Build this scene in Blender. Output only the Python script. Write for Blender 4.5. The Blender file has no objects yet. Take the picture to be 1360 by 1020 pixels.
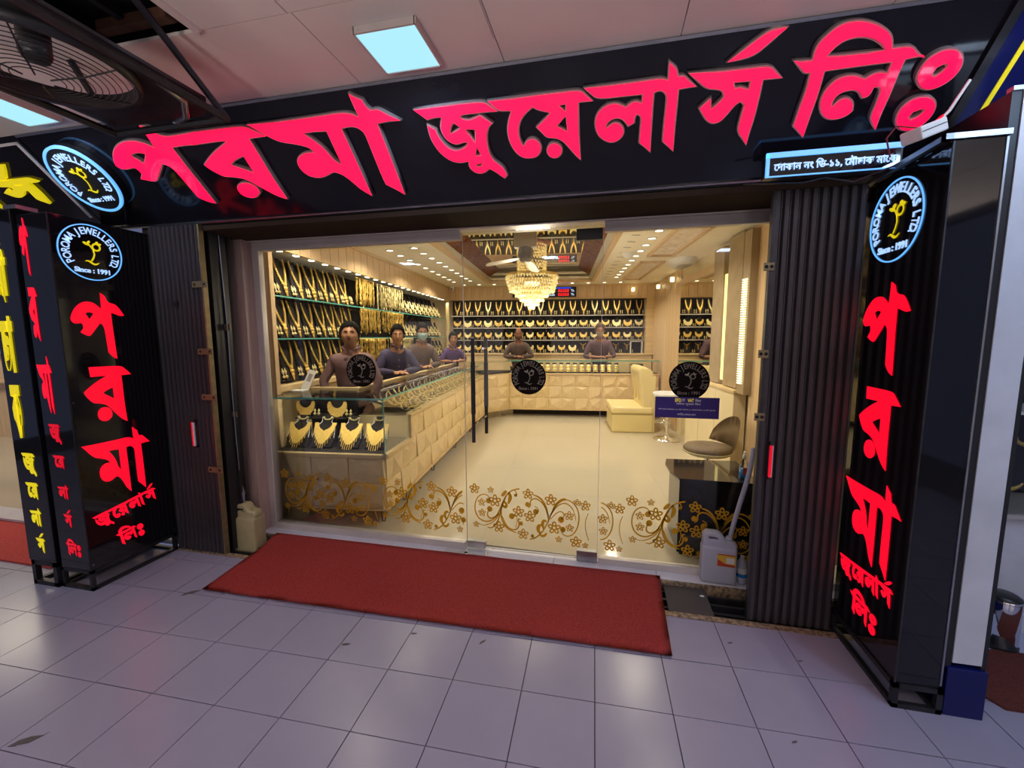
import bpy, bmesh, math, random
from mathutils import Matrix, Vector, noise
random.seed(4)
PI=math.pi; R=math.radians
sc=bpy.context.scene; COL=sc.collection
# ---------------------------------------------------------------- camera, world, exposure, big lights
def basis(y,p,o):
    cy,sy,cp,sp=math.cos(y),math.sin(y),math.cos(p),math.sin(p)
    F=Vector((sy*cp,cy*cp,sp)); r=Vector((cy,-sy,0)); u=r.cross(F)
    return math.cos(o)*r+math.sin(o)*u,-math.sin(o)*r+math.cos(o)*u,F
cr,cu,cf=basis(R(-12.68),R(-6.55),R(-0.19))
cd=bpy.data.cameras.new('camera'); cam=bpy.data.objects.new('camera',cd); COL.objects.link(cam)
m=Matrix.Identity(4)
for i in range(3): m[i][0],m[i][1],m[i][2]=cr[i],cu[i],-cf[i]
m[2][3]=1.5928; cam.matrix_world=m
cd.sensor_width=36; cd.lens=559/1360*36; cd.clip_start=.02; cd.clip_end=200; sc.camera=cam
w=bpy.data.worlds.new('world'); sc.world=w; w.use_nodes=True
w.node_tree.nodes['Background'].inputs[0].default_value=(.30,.34,.60,1)
w.node_tree.nodes['Background'].inputs[1].default_value=.34
sc.view_settings.view_transform='Standard'; sc.view_settings.look='None'
sc.view_settings.exposure=0.0; sc.view_settings.gamma=1.0; sc.view_settings.use_curve_mapping=False
try:
    sc.cycles.max_bounces=8; sc.cycles.transparent_max_bounces=24; sc.cycles.caustics_reflective=False; sc.cycles.caustics_refractive=False
    sc.cycles.sample_clamp_indirect=4; sc.cycles.use_denoising=True
except Exception: pass
TI=Matrix.Rotation(R(5.8),4,'Z')      # the shop interior stands 5.8 degrees off the facade
ID=Matrix.Identity(4)
FR=[ID]
LCOL={}
def lamp(name,kind,loc,energy,color,size=.05,rot=None,spot=None,label='',sy=None,spread=None):
    l=bpy.data.lights.new(name,kind); l.energy=energy; l.color=color
    if kind=='AREA':
        l.size=size
        if spread: l.spread=spread
        if sy: l.shape='RECTANGLE'; l.size_y=sy
    else: l.shadow_soft_size=size
    if kind=='SPOT': l.spot_size=spot or R(120); l.spot_blend=.6
    o=bpy.data.objects.new(name,l); COL.objects.link(o)
    mm=Matrix.Translation(loc)
    if rot: mm=mm@rot
    o.matrix_world=FR[0]@mm
    return o
WARM=(1.0,.87,.66); COOL=(.62,.78,1.0)
# ceiling lamps of the market corridor, those in view and the ones that carry on out of view
for lx,ly in ((-.87,1.755),(-3.09,1.73),(1.6,1.755),(-.87,-.9),(-3.2,-.9),(1.6,-.9)):
    lamp('corridor_lamp_light','AREA',(lx,ly,2.765),5.2,COOL,.24)
lamp('corridor_lamp_light','AREA',(1.95,.95,2.765),15,(.42,.64,1.0),.3)
# added fill panels behind the viewer, standing in for lit shop windows opposite
for lx in (-3.2,0,3.0): lamp('rear_fill_light','AREA',(lx,-2.9,1.0),9,(1.0,.86,.84),2.2,rot=Matrix.Rotation(R(90),4,'X'),sy=1.8)
for lx in (-3.4,-1.1,1.2,3.4): lamp('ceiling_fill_light','AREA',(lx,-2.3,.9),24,(1.0,.86,.78),.5,rot=Matrix.Rotation(R(145),4,'X'),spread=R(84))  # invented uplights out of view, added to brighten the corridor ceiling
# rows of warm downlights in the shop
FR[0]=TI
for ly in (3.6,4.9,6.2,7.5):
    for lx in (-1.95,.93): lamp('downlight_light','AREA',(lx,ly,2.59),15,WARM,.16,spread=R(150))
for lx in (-1.2,-.4,.4,1.2): lamp('downlight_light','AREA',(lx,8.30,2.59),4.5,WARM,.12,spread=R(120))
for ly in (4.0,5.1,6.2,7.3,8.4): lamp('cabinet_light','AREA',(-2.42,ly,2.28),3.2,(1,.86,.62),.1,sy=.8,rot=Matrix.Rotation(R(-18),4,'Y'))
for lx in (-1.8,-.9,0,.9): lamp('cabinet_light','AREA',(lx,8.80,2.31),3.0,(1,.86,.62),.8,sy=.1,rot=Matrix.Rotation(R(18),4,'X'))
for ly in (4.4,5.4,6.4,7.2): lamp('counter_light','AREA',(-1.90,ly,1.05),1.6,(1,.88,.66),.03,sy=.8,rot=Matrix.Rotation(R(-35),4,'Y'))
lamp('counter_light','AREA',(-1.92,3.22,1.07),2.2,(1,.90,.70),.9,sy=.03,rot=Matrix.Rotation(R(25),4,'X'))
lamp('counter_light','AREA',(.2,8.08,1.09),2.2,(1,.88,.66),2.2,sy=.03,rot=Matrix.Rotation(R(25),4,'X'))
lamp('chandelier_light','POINT',(-.35,4.95,1.84),34,WARM,.2)
FR[0]=ID
# ---------------------------------------------------------------- materials
def mat(name,c,rough=.5,metal=0,emit=0,ecol=None,nz=0,nscale=8,bump=0,bscale=60,coat=0,spec=.5,c2=None,alpha=1,trans=0,stretch=None,voro=False,ior=1.45):
    M=bpy.data.materials.new(name); M.use_nodes=True; nt=M.node_tree; N=nt.nodes; L=nt.links
    b=N['Principled BSDF']; b.inputs['Base Color'].default_value=(*c,1); b.inputs['Roughness'].default_value=rough
    b.inputs['Metallic'].default_value=metal; b.inputs['Specular IOR Level'].default_value=spec; b.inputs['IOR'].default_value=ior
    b.inputs['Coat Weight'].default_value=coat; b.inputs['Transmission Weight'].default_value=trans; b.inputs['Alpha'].default_value=alpha
    if emit: b.inputs['Emission Color'].default_value=(*(ecol or c),1); b.inputs['Emission Strength'].default_value=emit
    if nz or bump:
        tc=N.new('ShaderNodeTexCoord'); src=tc.outputs['Object']
        if stretch:
            mp=N.new('ShaderNodeMapping'); mp.inputs['Scale'].default_value=stretch; L.new(src,mp.inputs[0]); src=mp.outputs[0]
    if nz:
        n=N.new('ShaderNodeTexVoronoi' if voro else 'ShaderNodeTexNoise'); n.inputs['Scale'].default_value=nscale
        if not voro: n.inputs['Detail'].default_value=5
        L.new(src,n.inputs['Vector'])
        r=N.new('ShaderNodeValToRGB'); r.color_ramp.elements[0].position=.3; r.color_ramp.elements[1].position=.7
        d=c2 or tuple(max(0,x*(1-nz)) for x in c)
        r.color_ramp.elements[0].color=(*d,1); r.color_ramp.elements[1].color=(*c,1)
        L.new(n.outputs[0],r.inputs[0]); L.new(r.outputs[0],b.inputs['Base Color'])
    if bump:
        n2=N.new('ShaderNodeTexNoise'); n2.inputs['Scale'].default_value=bscale; n2.inputs['Detail'].default_value=3; L.new(src,n2.inputs['Vector'])
        bp=N.new('ShaderNodeBump'); bp.inputs['Strength'].default_value=bump; bp.inputs['Distance'].default_value=.01
        L.new(n2.outputs[0],bp.inputs['Height']); L.new(bp.outputs[0],b.inputs['Normal'])
    return M
def film(name,c,c2=None,tr=.55,rough=.5):
    M=bpy.data.materials.new(name); M.use_nodes=True; nt=M.node_tree; N=nt.nodes; L=nt.links
    b=N['Principled BSDF']; b.inputs['Base Color'].default_value=(*c,1); b.inputs['Roughness'].default_value=rough; o=N['Material Output']
    t=N.new('ShaderNodeBsdfTranslucent'); t.inputs[0].default_value=(*(c2 or c),1)
    x=N.new('ShaderNodeMixShader'); x.inputs[0].default_value=tr; L.new(b.outputs[0],x.inputs[1]); L.new(t.outputs[0],x.inputs[2]); L.new(x.outputs[0],o.inputs[0]); return M
def glassmat(name,tint=(1,1,1),refl=1.0):
    M=bpy.data.materials.new(name); M.use_nodes=True; nt=M.node_tree; N=nt.nodes; L=nt.links
    N.remove(N['Principled BSDF']); o=N['Material Output']
    t=N.new('ShaderNodeBsdfTransparent'); t.inputs[0].default_value=(*tint,1)
    g=N.new('ShaderNodeBsdfGlossy'); g.inputs['Roughness'].default_value=.01
    f=N.new('ShaderNodeFresnel'); f.inputs[0].default_value=1.45
    ml=N.new('ShaderNodeMath'); ml.operation='MULTIPLY'; ml.inputs[1].default_value=refl; L.new(f.outputs[0],ml.inputs[0])
    x=N.new('ShaderNodeMixShader'); L.new(ml.outputs[0],x.inputs[0]); L.new(t.outputs[0],x.inputs[1]); L.new(g.outputs[0],x.inputs[2]); L.new(x.outputs[0],o.inputs[0])
    return M
M={}
def mk(k,*a,**kw): M[k]=mat(k,*a,**kw)
mk('tile',(.35,.335,.45),.24,nz=.13,nscale=2.2,bump=.02,bscale=5)
mk('grout',(.10,.09,.09),.9)
mk('ceiling_panel',(.80,.74,.70),.55,nz=.1,nscale=3,bump=.03)
mk('dark_void',(.012,.012,.014),.9)
mk('gloss_black',(.006,.006,.008),.06,spec=.6,coat=.3)
mk('fascia_black',(.010,.010,.016),.10,spec=.5,nz=.2,nscale=3)
mk('satin_black',(.018,.018,.02),.35)
mk('steel',(.45,.46,.48),.35,metal=1,nz=.2,nscale=12)
mk('chrome',(.85,.85,.87),.08,metal=1)
mk('dark_steel',(.06,.06,.065),.4,metal=.7,nz=.4,nscale=14,bump=.1)
mk('grey_rim',(.32,.30,.32),.4)
mk('pink_acrylic',(.75,.01,.07),.12,emit=1.7,ecol=(1.0,.003,.050),coat=.5)
mk('red_acrylic',(.6,.01,.03),.3,emit=1.0,ecol=(1.0,.002,.022))
mk('dim_red_acrylic',(.5,.01,.03),.3,emit=.55,ecol=(1.0,.002,.022))
mk('yellow_acrylic',(.7,.6,.02),.3,emit=.55,ecol=(1.0,.80,.005))
mk('blue_neon',(.3,.55,.9),.3,emit=1.1,ecol=(.10,.42,1.0))
mk('white_neon',(.5,.65,.9),.3,emit=1.0,ecol=(.36,.60,1.0))
mk('lamp_face',(.05,.06,.07),.6,emit=1.0,ecol=(.42,.86,1.0))
mk('lamp_face_in',(.8,.9,1),.4,emit=1.0,ecol=(.45,.95,1.0))
mk('shutter',(.085,.075,.082),.42,metal=.5,nz=.45,nscale=9,bump=.25,bscale=40,stretch=(1,1,.12))
mk('brown_sheet',(.13,.105,.09),.85,spec=.1,nz=.2,nscale=4)
mk('brass_plate',(.30,.24,.13),.45,metal=.7,nz=.3,nscale=20)
mk('frame_wood',(.55,.40,.34),.38,nz=.18,nscale=10,stretch=(4,4,.4))
mk('aluminium',(.62,.57,.54),.38,metal=.25,nz=.1)
mk('threshold_marble',(.72,.72,.80),.14,nz=.12,nscale=5)
mk('granite',(.45,.33,.20),.25,nz=.7,nscale=45,c2=(.08,.06,.05))
mk('carpet',(.80,.15,.13),.95,nz=.55,nscale=260,c2=(.42,.045,.045),bump=.4,bscale=420,spec=.1)
mk('mat_grey',(.07,.062,.06),.8)
mk('ivory_tile',(.53,.47,.36),.10,nz=.04,nscale=1.5,spec=.5)
mk('wood',(.78,.56,.33),.35,nz=.22,nscale=6,stretch=(6,6,.5),bump=.03)
mk('pale_wood',(.74,.55,.29),.38,nz=.16,nscale=5,stretch=(.6,.6,6),bump=.04)
mk('cream_wood',(.80,.62,.34),.40,nz=.10,nscale=6)
mk('cream_paint',(.80,.68,.44),.45,nz=.05,nscale=3)
mk('shop_ceiling',(.92,.85,.70),.55)
mk('gold',(1.0,.70,.20),.32,metal=.72,nz=.35,nscale=160,c2=(.62,.38,.08),bump=.5,bscale=300)
mk('pale_gold',(1.0,.84,.42),.30,metal=.65,nz=.25,nscale=180,bump=.5,bscale=300)
mk('velvet',(.016,.011,.010),.75,nz=.3,nscale=30,spec=.3)
mk('velvet_red',(.16,.012,.016),.7)
mk('velvet_blue',(.02,.035,.16),.6)
mk('cushion_brown',(.05,.035,.025),.9,spec=.05)
mk('sofa',(.78,.64,.30),.38,nz=.06,nscale=4,bump=.04,bscale=14)
mk('sofa_seam',(.5,.38,.16),.6)

mk('stubble',(.11,.055,.035),.8); mk('decal_black',(.010,.006,.005),.7,spec=.08)

mk('decal_ghost',(.30,.28,.25),.5)
mk('navy',(.035,.012,.17),.4)
mk('navy_gloss',(.006,.010,.10),.25)
mk('sign_yellow',(.85,.72,.03),.4,emit=.35,ecol=(1,.8,.01))
mk('white_plastic',(.78,.78,.78),.4)
mk('white_panel',(.66,.69,.76),.35,nz=.16,nscale=6)
mk('beige_plastic',(.50,.44,.24),.45,nz=.2,nscale=8,bump=.05)
mk('clear_plastic',(.52,.54,.66),.3,alpha=.92,nz=.08)
mk('hose',(.28,.28,.36),.45)
mk('label_red',(.5,.05,.02),.5); mk('label_yellow',(.75,.48,.05),.5)
mk('blue_liquid',(.02,.22,.65),.1,coat=.5)
mk('downlight',(1,.9,.7),.4,emit=7,ecol=(1,.86,.62))
mk('warm_lamp',(1,.85,.5),.4,emit=3,ecol=(1,.80,.42))
mk('led_strip',(1,1,.8),.4,emit=1.2,ecol=(1,.96,.62))
mk('led_strip_dim',(.9,.8,.4),.4,emit=.9,ecol=(.95,.80,.30))
mk('carved',(.50,.16,.05),.4,nz=.75,nscale=32,c2=(.07,.020,.010),bump=1,bscale=60)
mk('carved_light',(.92,.86,.80),.5,nz=.35,nscale=22,c2=(.66,.52,.42),bump=.8,bscale=30)
mk('ceiling_mirror',(.90,.80,.52),.03,metal=.93)
mk('wall_mirror',(.80,.78,.66),.02,metal=1)
mk('crystal',(1,.90,.60),.06,emit=.55,ecol=(1,.80,.34),nz=.8,nscale=45,c2=(.55,.36,.08),spec=1,coat=1)
mk('crystal_dim',(.9,.70,.30),.1,emit=.35,ecol=(1,.72,.24),spec=1,coat=1)
mk('grey_plastic',(.30,.28,.24),.4)
mk('fan_blade',(.62,.56,.42),.35)
mk('screen',(.01,.012,.03),.2)
mk('led_red',(.6,0,0),.4,emit=1.3,ecol=(1,.02,.03)); mk('led_blue',(0,.05,.6),.4,emit=1.2,ecol=(.03,.08,1)); mk('led_white',(.6,.7,1),.4,emit=.9,ecol=(.5,.65,1))
mk('chair_fabric',(.20,.14,.08),.6,nz=.3,nscale=60,bump=.3,bscale=120)
mk('bent_wood',(.42,.32,.20),.45,nz=.2,nscale=8)
mk('skin_a',(.33,.155,.085),.5,nz=.08); mk('skin_b',(.36,.17,.09),.5,nz=.08); mk('skin_c',(.30,.13,.07),.5,nz=.08)
mk('hair',(.006,.005,.004),.7,nz=.5,nscale=60,bump=.3,bscale=90,spec=.08); mk('hair_brown',(.10,.05,.022),.7,nz=.5,nscale=90,bump=.8,bscale=120); mk('beard_grey',(.45,.40,.33),.8,nz=.3,nscale=90)
mk('eye_white',(.6,.56,.5),.3); mk('iris',(.02,.012,.01),.2); mk('lip',(.22,.07,.05),.5)
mk('shirt_mauve',(.17,.095,.10),.8,nz=.25,nscale=7,bump=.5,bscale=14)
mk('shirt_purple',(.050,.042,.10),.8,nz=.3,nscale=7,bump=.5,bscale=14)
mk('shirt_brown',(.13,.085,.075),.8,nz=.3,nscale=7,bump=.5,bscale=14)
mk('shirt_violet',(.085,.04,.16),.8,nz=.3,nscale=7,bump=.4,bscale=14)
mk('shirt_plum',(.12,.065,.085),.8,nz=.3,nscale=7,bump=.4,bscale=14)
mk('trousers',(.02,.02,.025),.8); mk('mask_cloth',(.38,.55,.56),.8)
mk('shirt_inner',(.4,.33,.30),.8)
mk('teal_edge',(.10,.42,.36),.1,spec=.8,coat=.6)
mk('brown_carpet',(.16,.035,.025),.95,nz=.4,nscale=120,bump=.6,bscale=200)
mk('concrete',(.30,.29,.30),.7,nz=.3,nscale=8)
mk('rust',(.16,.07,.04),.7,nz=.4,nscale=20)
M['decal_gold']=film('decal_gold',(.62,.33,.015),tr=.6); M['decal_cream']=film('decal_cream',(1,.96,.82),tr=.93)
M['glass']=glassmat('glass',(.97,.985,.98),.75); M['case_glass']=glassmat('case_glass',(.98,.995,.985),.5)
# ---------------------------------------------------------------- mesh builder
class B:
    def __init__(s): s.b=bmesh.new()
    def box(s,c,d,rot=None,taper=None):
        r=bmesh.ops.create_cube(s.b,size=1)
        mm=Matrix.Translation(c)@(rot or ID)@Matrix.Diagonal((*d,1))
        bmesh.ops.transform(s.b,matrix=mm,verts=r['verts']); return s
    def span(s,a,b): 
        return s.box([(x+y)/2 for x,y in zip(a,b)],[abs(y-x) for x,y in zip(a,b)])
    def cyl(s,p0,p1,r,n=12,r2=None,cap=True):
        p0,p1=Vector(p0),Vector(p1); d=p1-p0
        q=bmesh.ops.create_cone(s.b,cap_ends=cap,segments=n,radius1=r,radius2=r if r2 is None else r2,depth=d.length)
        bmesh.ops.transform(s.b,matrix=Matrix.Translation((p0+p1)/2)@d.to_track_quat('Z','Y').to_matrix().to_4x4(),verts=q['verts']); return s
    def sph(s,c,r,u=12,v=8,sc=(1,1,1),rot=None):
        q=bmesh.ops.create_uvsphere(s.b,u_segments=u,v_segments=v,radius=r)
        bmesh.ops.transform(s.b,matrix=Matrix.Translation(c)@(rot or ID)@Matrix.Diagonal((*sc,1)),verts=q['verts']); return s
    def octa(s,c,r,h=None):
        h=h or r; x,y,z=c
        v=[s.b.verts.new(p) for p in ((x+r,y,z),(x,y+r,z),(x-r,y,z),(x,y-r,z),(x,y,z+h),(x,y,z-h))]
        for i in range(4):
            j=(i+1)%4; s.b.faces.new((v[i],v[j],v[4])); s.b.faces.new((v[j],v[i],v[5]))
        return s
    def prism(s,pts,y0,y1,axis='Y'):
        def P(a,b,t): return {'Y':(a,t,b),'X':(t,a,b),'Z':(a,b,t)}[axis]
        A=[s.b.verts.new(P(a,b,y0)) for a,b in pts]; C=[s.b.verts.new(P(a,b,y1)) for a,b in pts]; n=len(pts)
        s.b.faces.new(A); s.b.faces.new(C[::-1])
        for i in range(n): s.b.faces.new((A[i],C[i],C[(i+1)%n],A[(i+1)%n]))
        return s
    def lathe(s,prof,n=24,c=(0,0,0),a0=0,a1=2*PI):
        rings=[]; full=abs(a1-a0-2*PI)<1e-6; m_=n if full else n+1
        for r,z in prof: rings.append([s.b.verts.new((c[0]+r*math.cos(a0+(a1-a0)*i/n),c[1]+r*math.sin(a0+(a1-a0)*i/n),c[2]+z)) for i in range(m_)])
        for k in range(len(rings)-1):
            for i in range(n):
                j=(i+1)%m_
                try: s.b.faces.new((rings[k][i],rings[k][j],rings[k+1][j],rings[k+1][i]))
                except Exception: pass
        return s
    def tube(s,pts,r,n=8,closed=False,rads=None,flat=1):
        pts=[Vector(p) for p in pts]; rings=[]; N=len(pts)
        up=Vector((0,0,1))
        for i,p in enumerate(pts):
            a=pts[(i-1)%N] if (closed or i>0) else p; b=pts[(i+1)%N] if (closed or i<N-1) else p
            t=(b-a); t=t.normalized() if t.length>0 else Vector((0,0,1))
            x=t.cross(up)
            if x.length<.05: x=t.cross(Vector((0,1,0)))
            x.normalize(); y=t.cross(x); rr=rads[i] if rads else r
            rings.append([s.b.verts.new(p+x*rr*math.cos(2*PI*k/n)+y*rr*flat*math.sin(2*PI*k/n)) for k in range(n)])
        for i in range(N if closed else N-1):
            A,Bq=rings[i],rings[(i+1)%N]
            for k in range(n): s.b.faces.new((A[k],A[(k+1)%n],Bq[(k+1)%n],Bq[k]))
        if not closed:
            s.b.faces.new(rings[0][::-1]); s.b.faces.new(rings[-1])
        return s
    def quad(s,*p):
        s.b.faces.new([s.b.verts.new(q) for q in p]); return s
    def mesh(s,name,smooth=False,norm=True):
        if norm: bmesh.ops.recalc_face_normals(s.b,faces=s.b.faces)
        me=bpy.data.meshes.new(name); s.b.to_mesh(me); s.b.free()
        if smooth:
            for p in me.polygons: p.use_smooth=True
        return me
def put(name,me,mt,parent=None,loc=(0,0,0),rot=None,label=None,bev=0,sub=0,scale=None,kind=None):
    if isinstance(mt,str): mt=M[mt]
    if mt and not me.materials: me.materials.append(mt)
    o=bpy.data.objects.new(name,me); COL.objects.link(o)
    mm=Matrix.Translation(loc)@(rot or ID)
    if scale: mm=mm@Matrix.Diagonal((*scale,1))
    if parent: o.parent=parent; o.matrix_local=mm
    else: o.matrix_world=FR[0]@mm
    if label: o['label']=label
    if kind: o['kind']=kind
    if bev:
        b=o.modifiers.new('bevel','BEVEL'); b.width=bev; b.segments=2; b.limit_method='ANGLE'
    if sub:
        b=o.modifiers.new('sub','SUBSURF'); b.levels=sub; b.render_levels=sub
    return o
def part(name,b,mt,parent=None,smooth=False,**kw): return put(name,b.mesh(name,smooth),mt,parent,**kw)
def tag(o,label,cat,group=None):
    o['label']=label; o['category']=cat
    if group: o['group']=group
    return o
def thing(name,label,cat,loc=(0,0,0),rz=0,group=None,rot=None):
    o=bpy.data.objects.new(name,None); o.empty_display_size=.05; COL.objects.link(o)
    o.matrix_world=FR[0]@Matrix.Translation(loc)@(rot or Matrix.Rotation(rz,4,'Z'))
    return tag(o,label,cat,group)
def struct(name,b,mt,smooth=False,**kw): return put(name,b.mesh(name,smooth),mt,None,kind='structure',**kw)
def sroot(name,loc=(0,0,0),rot=None):
    o=bpy.data.objects.new(name,None); o.empty_display_size=.05; COL.objects.link(o); o.matrix_world=FR[0]@Matrix.Translation(loc)@(rot or ID); o['kind']='structure'; return o
def dup(root,loc,rz=0,label=None,group=None,scale=None,rot=None):
    r=root.copy(); COL.objects.link(r)
    mm=Matrix.Translation(loc)@(rot or Matrix.Rotation(rz,4,'Z'))
    if scale: mm=mm@Matrix.Diagonal((*scale,1))
    r.matrix_world=FR[0]@mm
    if label: r['label']=label
    if group: r['group']=group
    for ch in list(root.children):
        c=ch.copy(); COL.objects.link(c); c.parent=r
        for g in ch.children:
            d=g.copy(); COL.objects.link(d); d.parent=c
    return r
ORD='first second third fourth fifth sixth seventh eighth ninth tenth eleventh twelfth thirteenth fourteenth fifteenth sixteenth seventeenth eighteenth nineteenth twentieth'.split()+['twenty-'+x for x in 'first second third fourth fifth sixth seventh eighth ninth'.split()]+['thirtieth']+['thirty-'+x for x in 'first second third fourth fifth sixth seventh eighth ninth'.split()]
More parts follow.
